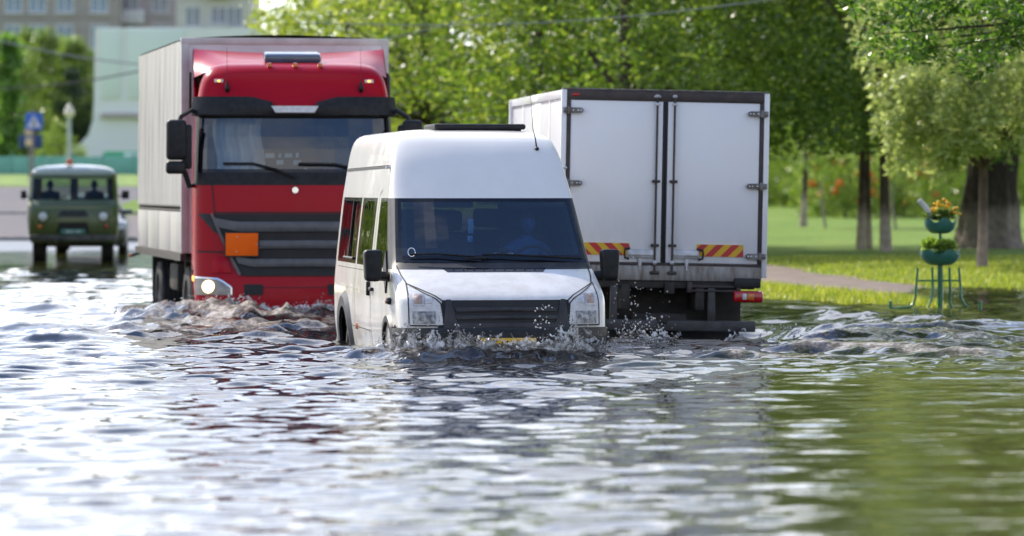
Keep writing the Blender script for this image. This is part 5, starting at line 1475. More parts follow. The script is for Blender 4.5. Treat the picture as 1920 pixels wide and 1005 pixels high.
# ---------------------------------------------------------------- trees
LEAF = {
 'lime':  leafmat('sunny yellow green leaves', (.115, .17, .022), (.20, .26, .036), (.37, .40, .085), .44, .36, (2.2, 2.15, 1.1)),  # lighter tone puts the sunlight on the left trees into the leaf colour
 'mid':   leafmat('fresh green leaves', (.068, .125, .022), (.125, .19, .03), (.28, .33, .08), .43, .36),
 'dark':  leafmat('dark green leaves', (.055, .102, .022), (.088, .142, .028), (.23, .28, .08), .47, .36),
 'willow': leafmat('pale silvery leaves', (.20, .25, .08), (.33, .385, .15), (.56, .60, .32), .5, .35, (1.7, 1.75, 1.2)),
 'broad': leafmat('glossy dark green leaves', (.035, .09, .017), (.07, .145, .025), (.15, .22, .05), .44, .36),
 'pine':  leafmat('blue green needles', (.030, .062, .036), (.045, .085, .05), (.07, .115, .07), .2),
 'poplar': leafmat('light poplar leaves', (.10, .19, .05), (.13, .23, .06), (.17, .27, .08), .35),
}
def barkmat(name, c1, c2, white=None):
    m, nt, b = NT(name)
    col, fac, src = noise_col(nt, c1, c2, 5, 6, .3, .7, mapscale=(3, 3, .7))
    if white:
        tc = nd(nt, 'ShaderNodeTexCoord'); sx = nd(nt, 'ShaderNodeSeparateXYZ'); nt.links.new(tc.outputs['Object'], sx.inputs[0])
        ns = nd(nt, 'ShaderNodeTexNoise'); ns.inputs['Scale'].default_value = 4; ns.inputs['Detail'].default_value = 6; nt.links.new(tc.outputs['Object'], ns.inputs['Vector'])
        ma = nd(nt, 'ShaderNodeMath', operation='MULTIPLY_ADD'); ma.inputs[1].default_value = .5; nt.links.new(ns.outputs['Fac'], ma.inputs[0]); nt.links.new(sx.outputs['Z'], ma.inputs[2])
        rp = ramp(nt, [(.0, (1, 1, 1)), (1.0, (0, 0, 0))]); mr = nd(nt, 'ShaderNodeMapRange'); mr.inputs['From Min'].default_value = white[0] - .16 + .25; mr.inputs['From Max'].default_value = white[0] + .16 + .25
        nt.links.new(ma.outputs[0], mr.inputs['Value']); nt.links.new(mr.outputs[0], rp.inputs['Fac'])
        wc, _, _ = noise_col(nt, white[1], tuple(x * .55 for x in white[1]), 7, 6, .3, .7)
        mx = nd(nt, 'ShaderNodeMix', data_type='RGBA'); nt.links.new(rp.outputs[0], mx.inputs['Factor']); nt.links.new(col, mx.inputs['A']); nt.links.new(wc, mx.inputs['B']); col = mx.outputs['Result']
    nt.links.new(col, b.inputs['Base Color']); setp(b, rough=.9, spec=.2); bump(nt, b, fac, .9, .05)
    return m
BARK = barkmat('grey brown bark', (.13, .10, .07), (.05, .04, .03))
BARKW = barkmat('bark with limewashed foot', (.12, .09, .06), (.045, .034, .024), (.9, (.50, .41, .33)))
BARKO = barkmat('old fissured bark', (.075, .058, .045), (.025, .02, .016), (.95, (.30, .245, .205)))
def leaves(cl, rng, L=.12, W=.06, per=None, droop=0.0, flat=.35):
    """cl: list of (x,y,z,radius,count); returns V,Q of leaf quads (4 verts each)"""
    Vs = []
    for (cx, cy, cz, r, n) in cl:
        p = rng.normal(0, 1, (n, 3)); rad = rng.uniform(.25, 1.0, (n, 1)) ** .6
        p = p / np.linalg.norm(p, axis=1)[:, None] * rad * r * np.array([1, 1, .72]); p += np.array([cx, cy, cz])
        d = rng.normal(0, 1, (n, 3)); d[:, 2] = d[:, 2] * .5 - droop; d /= np.linalg.norm(d, axis=1)[:, None]
        u = rng.normal(0, 1, (n, 3)); u[:, 2] += flat * 2.0
        s_ = np.cross(d, u); s_ /= np.linalg.norm(s_, axis=1)[:, None] + 1e-9
        sc_ = rng.uniform(.65, 1.25, (n, 1)); nrm = np.cross(s_, d)
        a = p; t = p + d * L * sc_ - nrm * .10 * L; mdl = p + d * L * .45 * sc_
        l = mdl + s_ * W * .5 * sc_ + nrm * .06 * L; rr = mdl - s_ * W * .5 * sc_ + nrm * .06 * L
        Vs.append(np.stack([a, l, t, rr], 1).reshape(-1, 3))
    V = np.concatenate(Vs); return V, np.arange(len(V)).reshape(-1, 4)
def tree_clusters(rng, h, cb, rx, n, crad, dens):
    """clusters in an uneven crown: h total height, cb crown base"""
    cl = []; lobes = [(rng.uniform(0, 6.28), rng.uniform(.7, 1.15)) for _ in range(7)]
    for k in range(n):
        z = cb + (h - cb) * rng.uniform(0, 1) ** 1.5; f = (z - cb) / (h - cb)
        R_ = rx * (math.sin(math.pi * min(1, f * .86 + .22)) ** .6)
        a = rng.uniform(0, 6.28); q = 1.0
        for la, lw in lobes: q = max(q * .985, lw if abs((a - la + math.pi) % (2 * math.pi) - math.pi) < .5 else 0)
        r = R_ * q * rng.uniform(.25, 1.0) ** .55
        c = crad * rng.uniform(.6, 1.3); cl.append((r * math.cos(a), r * math.sin(a), z, c, int(dens * (c / crad) ** 2)))
    return cl
def limb_mesh(cl, h, r0, rng, lean=(0, 0), fork=0, nlimb=10, cb=2.0):
    mb = MB(); top = h * .72; pts = []; rad = []
    for k in range(9):
        f = k / 8; pts.append((lean[0] * f * f + .10 * math.sin(3 * f + fork), lean[1] * f * f + .07 * math.sin(4.1 * f), f * top)); rad.append(r0 * (1 - .78 * f) * (1.25 if k == 0 else 1))
    mb.tube(pts, rad, 0, 10)
    for c in sorted(cl, key=lambda q: -q[3])[:nlimb]:
        f = min(.92, max(.42, (c[2] - .9) / top * rng.uniform(.55, .9))); i = int(f * 8); p0 = Vector(pts[i]); p1 = Vector(c[:3])
        mid = (p0 + p1) / 2 + Vector((0, 0, .18 * (p1 - p0).length))
        q = [p0, p0 * .5 + mid * .5, mid, mid * .45 + p1 * .55, p1]
        rr = rad[i] * .5; mb.tube(q, [rr, rr * .8, rr * .6, rr * .4, rr * .15], 0, 6)
    return mb
PROTO = {}
def proto(key, seed, h, cb, rx, n, crad, dens, leaf, L, W, r0, bark, droop=.0):
    rng = np.random.default_rng(seed)
    cl = tree_clusters(rng, h, cb, rx, n, crad, dens)
    V, Q = leaves(cl, rng, L, W, droop=droop)
    PROTO[key] = (V, Q, cl, h, r0, bark, leaf)
    return key
def plant(name, key, x, y, label, s=1.0, rz=0.0, group=None, lean=(0, 0), cat='tree', z=None, sink=0.05):
    V, Q, cl, h, r0, bark, leaf = PROTO[key]
    root = empty(name, (x, y, float(gz(x, y)) - sink if z is None else z), rz, label, cat, group)
    k = key + '_mesh'
    if k not in PROTO:
        c = mesh_np('crown', V, Q, LEAF[leaf], root)
        t = limb_mesh(cl, h, r0, np.random.default_rng(5), lean).build('trunk', bark, root)
        PROTO[k] = (c, t)
    else:
        c0, t0 = PROTO[k]
        for q in (c0, t0):
            c = q.copy(); COL.objects.link(c); c.parent = root
    root.scale = (s, s, s)
    return root
proto('lime_a', 1, 12, 1.6, 4.6, 115, .95, 165, 'lime', .17, .10, .22, BARK)
proto('lime_b', 2, 13, 2.0, 4.8, 115, .95, 165, 'lime', .18, .10, .22, BARK)
proto('mid_a', 3, 13, 2.1, 4.6, 120, .95, 165, 'mid', .17, .10, .24, BARK)
proto('mid_b', 4, 14, 2.6, 5.0, 120, 1.0, 165, 'mid', .18, .11, .24, BARKW)
proto('dark_a', 5, 15, 3.0, 5.0, 125, 1.0, 170, 'dark', .18, .11, .26, BARK)
proto('dark_b', 6, 14, 2.6, 4.8, 170, 1.0, 130, 'dark', .17, .10, .115, BARKW)
proto('slim', 7, 12, 3.9, 3.2, 90, .95, 110, 'dark', .16, .10, .095, BARKW)
proto('far', 8, 13, .6, 5.0, 170, 1.4, 110, 'dark', .30, .20, .25, BARK)
proto('far_lime', 9, 12, .6, 4.6, 160, 1.4, 110, 'mid', .30, .20, .25, BARK)
proto('pine', 10, 14, .5, 3.4, 150, 1.1, 80, 'pine', .40, .16, .2, BARK)
proto('bush', 11, 3.0, .2, 1.7, 60, .55, 110, 'mid', .13, .07, .05, BARK)
def tp_(px, Y): return (px - 960) / F * Y
def mid_tree(key, px, Y, label, s=1.0, rz=0.0, name='tree'):
    return plant(name, key, tp_(px, Y), Y, label, s, rz, 'trees along the park edge behind the trucks')
mid_tree('lime_a', 790, 88, 'sunny yellow green tree over the red truck and the minibus roof', .95, .3)
mid_tree('mid_a', 1010, 84, 'green tree filling the gap between the minibus and the box truck', .9, 1.1)
mid_tree('mid_b', 1180, 80, 'fresh green tree behind the left door of the box truck', .85, 2.0)
mid_tree('dark_a', 1390, 88, 'tall dark tree behind the right door of the box truck', .95, 2.2)
mid_tree('lime_b', 650, 118, 'yellow green tree standing farther back over the red truck cab', .75, 2.6)
mid_tree('lime_a', 800, 126, 'light green tree in the second row over the minibus', .75, 4.0)
for k, (px, Y, key, lab) in enumerate(((690, 240, 'far_lime', 'broad tree in the far row above the red truck cab'), (830, 252, 'far_lime', 'broad tree in the far row above the minibus roof'), (980, 238, 'far', 'broad tree in the far row behind the box truck side'), (1130, 250, 'far_lime', 'broad tree in the far row behind the left cargo door'), (1270, 240, 'far', 'broad tree in the far row behind the lock rods'), (1400, 252, 'far', 'broad tree in the far row behind the right cargo door'), (1500, 236, 'far_lime', 'broad tree closing the far lawn beside the box truck'), (1630, 248, 'far', 'broad tree closing the far lawn behind the twin trunks'), (1770, 238, 'far', 'broad tree closing the far lawn behind the flower bowls'), (1900, 250, 'far_lime', 'broad tree closing the far lawn behind the old trunk'), (2030, 240, 'far', 'broad tree closing the far lawn at the right edge'))):
    plant('tree', key, tp_(px, Y), Y, lab, 1.5, k * 1.3, 'trees closing the far lawn')
# trees with limewashed trunks on the lawn
def trunk_tree(px, py, z, key, label, s=1.0, rz=0.0, lean=(0, 0), name='tree'):
    x, y = ground(px, py, z); return plant(name, key, x, y, label, s, rz, 'trees with whitewashed trunks on the lawn', lean, z=float(gz(x, y)) - .04)
print('trunk z', [float(gz(*ground(px, py, .1))) for px, py in ((1612, 485), (1660, 490), (1505, 440), (1840, 515), (1850, 480))])
trunk_tree(1614, 484, .06, 'slim', 'slim tree with a whitewashed foot, left one of the twin trunks', 1.0, 0.2)
trunk_tree(1628, 483, .06, 'slim', 'slim tree with a whitewashed foot, leaning right one of the twin trunks', .85, 3.6)
trunk_tree(1661, 489, .06, 'dark_b', 'thicker tree with a whitewashed foot right of the twin trunks', .95, 1.4)
trunk_tree(1506, 440, .10, 'slim', 'lone slim tree on the sunny lawn near the box truck', 1.1, 5.0)
# huge old trunk
bx, by = ground(1852, 481, .06)
root = empty('old_tree', (bx, by, float(gz(bx, by)) - .05), 0, 'massive old tree with a fissured trunk and pale limewashed foot', 'tree')
mb = MB(); nth, nz = 40, 26
def oldt(a, t):
    z = 7.0 * t; ang = a * 2 * math.pi
    r = .58 + .24 * math.exp(-z / .35) + .05 * math.sin(5 * ang + z * .8) + .04 * math.sin(9 * ang - z * 1.3) + .05 * math.exp(-((z - .9) / .4) ** 2) * (1 + math.sin(3 * ang)) - .03 * z
    return Vector((r * math.cos(ang) + .05 * z, r * math.sin(ang), z))
mb.grid(oldt, nth, nz)
for (dx, dy, dz, r) in ((-2.2, -.4, 8.5, .22), (1.9, .3, 9.0, .25), (.2, -1.5, 9.5, .2), (-.8, 1.8, 9, .2)):
    mb.tube([(.35, 0, 6.2), (.35 + dx * .4, dy * .4, 7.6), (.35 + dx, dy, dz)], [.33, r, .08], 0, 10)
mb.build('trunk', BARKO, root)
rng = np.random.default_rng(77); cl = tree_clusters(rng, 14, 3.6, 5.0, 170, 1.1, 110); V, Q = leaves(cl, rng, .17, .10)
mesh_np('crown', V, Q, LEAF['dark'], root)
# willow-like tree: thin trunk and pale hanging foliage in front of the old trunk
wx, wy = ground(1841, 515, .03)
root = empty('willow_tree', (wx, wy, float(gz(wx, wy)) - .04), 0, 'slender tree with pale silvery hanging foliage in front of the old trunk', 'tree')
mb = MB(); mb.tube([(0, 0, 0), (.02, 0, .6), (.03, 0, 1.6), (.0, 0, 2.8), (-.05, -.1, 4.2), (.1, -.2, 6)], [.11, .085, .08, .075, .06, .03], 0, 12)
rng = np.random.default_rng(31); cl = []
for k in range(300):
    a = rng.uniform(0, 6.28); z = 2.1 + 4.2 * rng.uniform(0, 1) ** 1.2; r = 2.5 * math.sin(math.pi * min(1, (z - 1.6) / 4.9)) ** .5 * rng.uniform(.2, 1) ** .6
    x_, y_ = r * math.cos(a) + .35, r * math.sin(a) * .8 - .3
    if x_ > .35 and z < 2.6: z += .5
    cl.append((x_, y_, z, rng.uniform(.20, .40), 62))
for k in range(30):   # low hanging sprays
    x_ = rng.uniform(-1.65, -.3); cl.append((x_, rng.uniform(-.8, .4), 1.75 + rng.uniform(0, .8) + .25 * abs(x_ + .9), .24, 60))
for k in range(80):   # trailing strands round the edge of the crown
    a = rng.uniform(0, 6.28); r = 2.3 * rng.uniform(.55, 1.05); x0_, y0_ = r * math.cos(a) + .35, r * math.sin(a) * .8 - .3; z0_ = 2.5 + rng.uniform(0, 1.4); ln_ = rng.uniform(.35, 1.0)
    if x0_ > .2 and y0_ < .4: ln_ *= .55
    for j in range(6): cl.append((x0_ + .05 * math.sin(j + k), y0_, z0_ - ln_ * j / 5, .085, 16))
for c in cl[:330:9]: mb.tube([(0, -.05, max(1.8, c[2] - .9)), ((c[0]) * .5, c[1] * .5, c[2] + .05), c[:3]], [.03, .018, .006], 0, 5)
mb.build('trunk', barkmat('slender bark', (.16, .12, .10), (.07, .05, .045), (.95, (.42, .31, .27))), root)
V, Q = leaves(cl, rng, .16, .046, droop=.45, flat=.1); mesh_np('crown', V, Q, LEAF['willow'], root)
# broad-leaved tree standing outside the right edge, boughs hanging into the picture
root = empty('overhanging_tree', (9.6, 49.5, -.2), 0, 'glossy leaved tree whose boughs hang into the upper right corner', 'tree')
rng = np.random.default_rng(52); cl = []; mb = MB()
mb.tube([(0, 0, 0), (.05, 0, 1.5), (-.1, 0, 3.2), (-.5, .1, 5.2), (-.7, 0, 8)], [.24, .19, .17, .12, .04], 0, 12)
for k in range(150):
    a = rng.uniform(0, 6.28); z = 3.9 + 4.5 * rng.uniform(0, 1); r = 4.4 * math.sin(math.pi * min(1, (z - 2.6) / 6.5)) ** .5 * rng.uniform(.2, 1) ** .55
    x_ = r * math.cos(a) - .9; z -= 0; zlim = 3.42 + .30 * max(0, -3.2 - x_) - .18 * math.sin(x_ * 2.6)
    if z < zlim: z = zlim + rng.uniform(0, .5)
    cl.append((x_, r * math.sin(a), z, rng.uniform(.3, .55), 80))
for k in range(46):
    x_ = rng.uniform(-5.3, -2.9); cl.append((x_, rng.uniform(-1.2, 1.0), 3.55 + .30 * max(0, -4.3 - x_) + rng.uniform(-.25, .8) + .12 * math.sin(5 * x_), rng.uniform(.2, .36), 55))
for k in range(110):
    a = rng.uniform(0, 6.28); z = 6.5 + 8.5 * rng.uniform(0, 1); r = 5.2 * math.sin(math.pi * min(1, (z - 3.5) / 12.5)) ** .5 * rng.uniform(.2, 1) ** .55
    cl.append((r * math.cos(a) - 1.2, r * math.sin(a), z, rng.uniform(.6, 1.0), -1))
mb.tube([(-.7, 0, 7.5), (-.9, .1, 11), (-1.0, 0, 14)], [.07, .05, .02], 0, 8)
for c in cl[::6]:
    p0 = Vector((-.2, 0, 3.4)) if c[2] < 7 else Vector((-.75, 0, 7)); p1 = Vector(c[:3]); mb.tube([p0, p0.lerp(p1, .5) + Vector((0, 0, .35)), p1], [.05, .028, .006], 0, 5)
mb.build('trunk', BARK, root); V, Q = leaves([c for c in cl if c[4] > 0], rng, .105, .058, droop=.2)
V2, Q2 = leaves([(*c[:4], 190) for c in cl if c[4] < 0], rng, .21, .12, droop=.1)
mesh_np('crown', np.concatenate([V, V2]), np.concatenate([Q, Q2 + len(V)]), LEAF['broad'], root)
# far left: dark tree group, columnar poplar, pale shrub
for k, (px, Y, key, s, lab, nm) in enumerate((
    (15, 236, 'far', .60, 'dark tree at the left edge before the apartment block', 'tree'),
    (85, 246, 'far', .64, 'lighter green tree in the dark group behind the crossing sign', 'tree'),
    (140, 244, 'far', .60, 'dark tree behind the street lamp', 'tree'),
    (50, 262, 'far', .68, 'dark tree deep in the group left of the white wall', 'tree'),
    (120, 270, 'far_lime', .68, 'green tree whose top reaches the grey apartment block', 'tree'),
    (176, 252, 'pine', .5, 'blue green conifer touching the white wall', 'pine_tree'),
    (136, 242, 'pine', .42, 'small conifer right behind the lamp post', 'pine_tree'),
    (-40, 240, 'far', .6, 'dark tree cut by the left edge of the view', 'tree'))):
    plant(nm, key, tp_(px, Y), Y, lab, s, k * .9, 'trees behind the teal fence')
for k, (x_, y_, lab) in enumerate(((-12.9, 64, 'roadside tree shading the trailer from the left kerb'), (-15.4, 74, 'second roadside tree, added out of view for the minibus window reflections'), (-15.6, 88, 'third roadside tree, added out of view for the minibus window reflections'))):
    plant('tree', 'mid_a', x_, y_, lab, .8, k * 2.1, 'trees along the left kerb')  # unseen; first shades the trailer, the others added for minibus window reflections
rng = np.random.default_rng(3); cl = [(rng.normal(0, .32) * (1 - abs(z - 2.4) / 7), rng.normal(0, .32), z, .5, 60) for z in np.linspace(.4, 6.6, 46)]
V, Q = leaves(cl, rng, .34, .22, droop=-.8)
root = empty('poplar_tree', (tp_(14, 200), 200, float(gz(tp_(14, 200), 200))), 0, 'narrow light green columnar poplar before the dark trees', 'tree')
mesh_np('crown', V, Q, LEAF['poplar'], root); mb = MB(); mb.tube([(0, 0, 0), (0, 0, 3), (0, 0, 6.4)], [.15, .1, .03], 0, 8); mb.build('trunk', BARK, root)
x_, y_ = tp_(112, 182), 182
plant('shrub', 'bush', x_, y_, 'bright green shrub at the foot of the lamp post', .8, 0, cat='shrub')
# flowering shrubs with orange blooms behind the twin trunks
fm = mat('orange blossoms', (.80, .22, .02), (.65, .12, .01), rough=.6, scale=8)
for k, (px, py, Y, s, lab) in enumerate(((1585, 420, 150, 1.25, 'orange flowering shrub seen between the twin trunks'), (1695, 418, 152, 1.2, 'orange flowering shrub right of the whitewashed trunk'), (1635, 405, 160, 1.3, 'orange dotted shrub behind the twin trunks'))):
    x_ = tp_(px, Y); r_ = plant('flowering_shrub', 'bush', x_, Y, lab, s, k * 2.0, 'orange flowering shrubs', cat='shrub')
    rr = random.Random(k); q = MB(); q.sphere((0, 0, 0), (.14, .14, .11), 0, 1, .5, rr); b0 = q.build('blossom', fm, r_)
    for j in range(22):
        a = rr.uniform(0, 6.28); z = rr.uniform(.4, 2.2); r = rr.uniform(.9, 1.6)
        c_ = b0 if j == 0 else b0.copy()
        if j: COL.objects.link(c_); c_.parent = r_
        c_.location = (r * math.cos(a), r * math.sin(a), z); c_.rotation_euler = (rr.random(), rr.random(), rr.random() * 6)
for k, (px, py, Y, s, lab, key) in enumerate(((1470, 395, 205, 1.5, 'rounded green shrub on the far lawn by the box truck', 'bush'), (1560, 392, 200, 1.4, 'rounded shrub on the far lawn behind the lone slim tree', 'bush'), (1765, 400, 170, 1.3, 'pale green shrub behind the flower bowls', 'bush'), (1530, 380, 215, 1.9, 'wide shrub at the far edge of the lawn', 'bush'), (1905, 400, 185, 1.3, 'green shrub right of the old trunk', 'bush'))):
    plant('shrub', key, tp_(px, Y), Y, lab, s, k * 1.7, 'shrubs on the lawn', cat='shrub')
# young saplings with pale stems
for k, (px, py, z, lab) in enumerate(((1680, 445, .10, 'thin pale sapling stem right of the whitewashed trunk'), (1548, 442, .10, 'thin pale sapling stem left of the twin trunks'))):
    x_, y_ = ground(px, py, z); r_ = empty('sapling', (x_, y_, float(gz(x_, y_)) - .03), 0, lab, 'sapling', 'saplings on the lawn')
    q = MB(); q.tube([(0, 0, 0), (-.10, 0, .7), (-.16, 0, 1.5)], [.045, .035, .02], 0, 8); q.build('stem', barkmat('pale stem%d' % k, (.34, .28, .24), (.22, .18, .15)), r_)
    rg = np.random.default_rng(k); V, Q = leaves([(-.16 + rg.normal(0, .3), rg.normal(0, .3), 1.8 + rg.uniform(-.2, .7), .3, 40) for _ in range(10)], rg, .12, .06); mesh_np('crown', V, Q, LEAF['mid'], r_)

for k, (x_, y_, lab) in enumerate(((-12.6, 77, 'nearest unseen shrub added to darken the minibus window reflections'), (-13.9, 81.5, 'middle unseen shrub added to darken the minibus window reflections'), (-15.2, 86.5, 'farthest unseen shrub added to darken the minibus window reflections'))):
    plant('shrub', 'bush', x_, y_, lab, 1.15, k * 1.1, 'unseen shrubs added for window reflections', cat='shrub')  # out-of-view shrubs added to darken what the minibus side windows reflect

# grass blades on the near banks
rng = np.random.default_rng(9); n = 60000
gx = rng.uniform(2.0, 10.5, n); gy = rng.uniform(49, 76, n); zz = gz(gx, gy); pdn = path_dist(gx, gy)
keep = (zz > -.03) & (pdn > 1.15 + .3 * rng.uniform(-1, 1, n)); gx, gy, zz = gx[keep], gy[keep], zz[keep]; n = len(gx)
hgt = rng.uniform(.04, .13, n) * (1 - .3 * smooth(60, 66, gy)); a = rng.uniform(0, 6.28, n); w = rng.uniform(.008, .018, n); ln = rng.normal(0, .04, (n, 2))
b0 = np.stack([gx - np.cos(a) * w, gy - np.sin(a) * w, zz - .01], 1); b1 = np.stack([gx + np.cos(a) * w, gy + np.sin(a) * w, zz - .01], 1); tpv = np.stack([gx + ln[:, 0], gy + ln[:, 1], zz + hgt], 1)
V = np.stack([b0, b1, tpv], 1).reshape(-1, 3)
tag(mesh_np('grass', V, np.arange(len(V)).reshape(-1, 3), leafmat('grass blades', (.12, .18, .02), (.24, .27, .04), (.44, .41, .11), .35)), 'short grass tufts on the bank by the flooded path', kind='stuff')
# ---------------------------------------------------------------- two tier flower planter
px_, py_ = ground(1763, 577, .0)
P0 = empty('flower_planter', (px_, py_, -.03), 0, 'green two-tier flower planter on a post with curved feet', 'planter')
gm = mat('green painted steel', (.015, .20, .085), (.01, .15, .065), rough=.35, scale=10, coat=.3)
bm_ = mat('dark teal plastic bowl', (.055, .21, .165), (.04, .165, .13), rough=.4, scale=8, bmp=.05)
q = MB(); q.tube([(0, 0, 0), (0, 0, .62)], .036, 0, 14); q.tube([(0, 0, .55), (0, 0, 1.22)], .020, 0, 10)
q.tube([(-.30, .0, .385), (.25, .0, .385)], .012, 0, 8); q.build('post', gm, P0)
for x, dx, hook, zt in ((-.30, -.36, 1, .55), (-.06 - .04, -.10, 0, .56), (.11, .06, 0, .56), (.24, .27, 1, .56)):
    f = MB()
    if hook:
        e = math.copysign(1, dx); x2 = x + dx
        f.tube([(x, -.05, zt), (x + e * .02, -.05, .3), (x + e * .025, -.05, .17), (x + e * .06, -.06, .08), (x + e * .12, -.07, .035), (x2 - e * .06, -.09, .02), (x2, -.10, .03)], .017, 0, 8)
        f.tube([(x2, -.10, .01), (x2, -.10, .12)], .022, 0, 8)
    else:
        f.tube([(x, .06 if x < 0 else -.1, zt), (x + .01, .06 if x < 0 else -.1, .25), (x + dx * .2, 0, .12), (x + dx, -.02, -.02)], .017, 0, 8)
    f.build('foot', gm, P0)
def bowl(z, R_, H_, name, ph):
    b = MB(); n = 72
    def outer(a, t):
        an = a * 2 * math.pi; r = R_ * (.30 + .70 * math.sin(t * math.pi / 2) ** .75)
        zz = H_ * (1 - math.cos(t * math.pi / 2)) ** .85 + .035 * t ** 6 * math.sin(5 * an + ph)
        return Vector((r * math.cos(an), r * math.sin(an), z + zz))
    b.grid(outer, n, 14)
    b.grid(lambda a, t: outer(a, 1 - t * .35) * Vector((1, 1, 1)) .dot(Vector((0, 0, 0))) if False else Vector((outer(a, 1 - t * .4).x * .95, outer(a, 1 - t * .4).y * .95, outer(a, 1 - t * .4).z + (.004 if t == 0 else 0))), n, 5)
    b.grid(lambda a, t: Vector((outer(a, 1).x * (1 - .05 * t), outer(a, 1).y * (1 - .05 * t), outer(a, 1).z + .004 * t)), n, 1)
    b.lathe([(.0001, -.0), (R_ * .3, .0)], (0, 0, z + .001), 'z', 0, n)
    o = b.build(name, bm_, P0, ang=50)
    s = MB(); s.lathe([(.0001, .0), (R_ * .90, -.01)], (0, 0, z + H_ * .74), 'z', 0, 40); s.build('soil', mat('dark soil', (.03, .022, .015), rough=.95), o)
    return o
b1 = bowl(.585, .262, .175, 'bowl', .9); b2 = bowl(1.0, .212, .175, 'bowl', 2.2)
rng = np.random.default_rng(17)
cl = [(rng.uniform(-.20, .20), rng.uniform(-.16, .16), .80 + rng.uniform(0, .12), .055, 60) for _ in range(34)]
V, Q = leaves(cl, rng, .05, .022, droop=-.4); mesh_np('plants', V, Q, leafmat('pale planter leaves', (.16, .25, .04), (.22, .32, .06), (.34, .40, .12), .4), P0)['kind'] = 'stuff'
cl = [(rng.uniform(-.17, .19), rng.uniform(-.13, .13), 1.19 + rng.uniform(0, .12), .05, 55) for _ in range(30)]
V, Q = leaves(cl, rng, .05, .018, droop=-.5); o = mesh_np('plants', V, Q, leafmat('marigold leaves', (.09, .16, .03), (.14, .22, .04), (.24, .28, .07), .35), P0); o['kind'] = 'stuff'
q = MB(); rr = random.Random(2)
for k in range(34):
    x = rr.gauss(.03, .09); z = 1.30 + .10 * math.exp(-((x - .03) / .1) ** 2) + rr.uniform(-.05, .05)
    c = (x, rr.uniform(-.13, .10), z); q.sphere(c, (.026, .026, .018), 0 if rr.random() < .35 else 1, 2, .35, rr)
q.build('flowers', [mat('orange marigold', (.92, .44, .01), (.88, .36, .01), rough=.6, scale=30), mat('yellow marigold', (.92, .62, .03), (.9, .52, .02), rough=.6, scale=30)], P0)
w = MB(); w.tube([(-.145, -.05, 1.14), (-.145, -.05, 1.24), (-.175, -.05, 1.31), (-.225, -.06, 1.375), (-.285, -.06, 1.44)], [.036, .036, .037, .037, .036], 0, 14)
w.lathe([(.026, 0), (.0, .03)], (-.145, -.05, 1.14), 'z', 0, 12)
w.build('white_tube', mat('white enamel', (.78, .77, .74), (.66, .64, .6), rough=.35), P0)

# ---------------------------------------------------------------- street furniture on the left
def gpt(px, Y): x = tp_(px, Y); return (x, Y, float(gz(x, Y)))
s0 = empty('crossing_sign', gpt(64, 158), 0, 'square blue pedestrian crossing sign on a grey post', 'traffic sign')
q = MB(); q.tube([(-.05, 0, 0), (-.05, 0, 3.2)], .05, 0, 10); q.build('post', mat('rusty grey post', (.26, .20, .21), (.2, .15, .15), rough=.6), s0)
zs_ = CH - (228 - HZ) / F * 158 - s0.location.z
q = MB(); q.box((-.35, -.075, zs_ - .35), (.35, -.05, zs_ + .35), 0, .02); bo = q.build('board', mat('blue sign face', (.03, .14, .52), (.025, .12, .46), rough=.4), s0)
q = MB(); q.prism([(-.29, zs_ - .25), (.29, zs_ - .25), (0, zs_ + .27)], lambda a, b: (a, -.082, b), lambda a, b: (a, -.077, b)); q.build('triangle', mat('white sign face', (.75, .77, .8), rough=.4), bo)
q = MB()   # walking figure
q.sphere((.01, -.084, zs_ + .11), (.03, .004, .03), 0, 2)
for A, B, r in (((.01, .07), (.0, -.06), .03), ((.0, -.06), (.07, -.2), .018), ((.0, -.06), (-.06, -.2), .018), ((.01, .05), (.08, -.02), .014), ((.01, .05), (-.07, -.01), .014)):
    q.tube([(A[0], -.085, zs_ + A[1]), (B[0], -.085, zs_ + B[1])], r * .9, 0, 6)
for k in range(4): q.box((-.20 + k * .11, -.086, zs_ - .235), (-.14 + k * .11, -.0835, zs_ - .215), 0)
q.build('walking_figure', M['black'], bo)
s1 = empty('traffic_signal', gpt(55, 164), 0, 'small signal with two glowing round amber lamps beside the crossing sign', 'traffic signal')
z_a = CH - (246 - HZ) / F * 164 - s1.location.z; z_b = CH - (267 - HZ) / F * 164 - s1.location.z
q = MB(); q.tube([(0, .05, 0), (0, .05, z_a + .3)], .04, 0, 8); q.build('post', M['steel'], s1)
q = MB(); q.box((-.45, .0, z_b - .25), (.55, .04, z_b + .32), 0, .02); q.build('back_board', mat('dark blue board', (.02, .06, .20), (.015, .05, .16), rough=.5), s1)
q = MB(); q.box((-.17, -.14, z_b - .2), (.17, -.002, z_a + .2), 0, .04); ho = q.build('housing', mat('grey housing', (.30, .31, .34), rough=.5), s1)
for z in (z_a, z_b):
    q = MB(); q.lathe([(.0001, -.20), (.08, -.195), (.14, -.17), (.15, -.13)], (0, 0, z), 'y', 0, 20); q.build('lamp', mat('amber cream lamp', (.80, .52, .28), (.8, .6, .36), rough=.3), ho)
s2 = empty('street_lamp', gpt(130, 170), 0, 'pale street lamp with a cream globe in front of the dark trees', 'street lamp')
zg = CH - (210 - HZ) / F * 170 - s2.location.z
q = MB(); q.lathe([(.14, 0), (.14, .5), (.10, .55), (.085, zg - .3), (.12, zg - .26), (.12, zg - .22)], (0, 0, 0), 'z', 0, 14); q.build('post', mat('pale grey green post', (.48, .52, .49), (.4, .44, .42), rough=.5), s2)
q = MB(); q.lathe([(.0001, .36), (.08, .30), (.17, .14), (.23, .0), (.22, -.10), (.15, -.20), (.10, -.24)], (0, 0, zg), 'z', 0, 24); q.build('globe', mat('cream glass globe', (.82, .74, .58), (.78, .68, .52), rough=.25), s2)
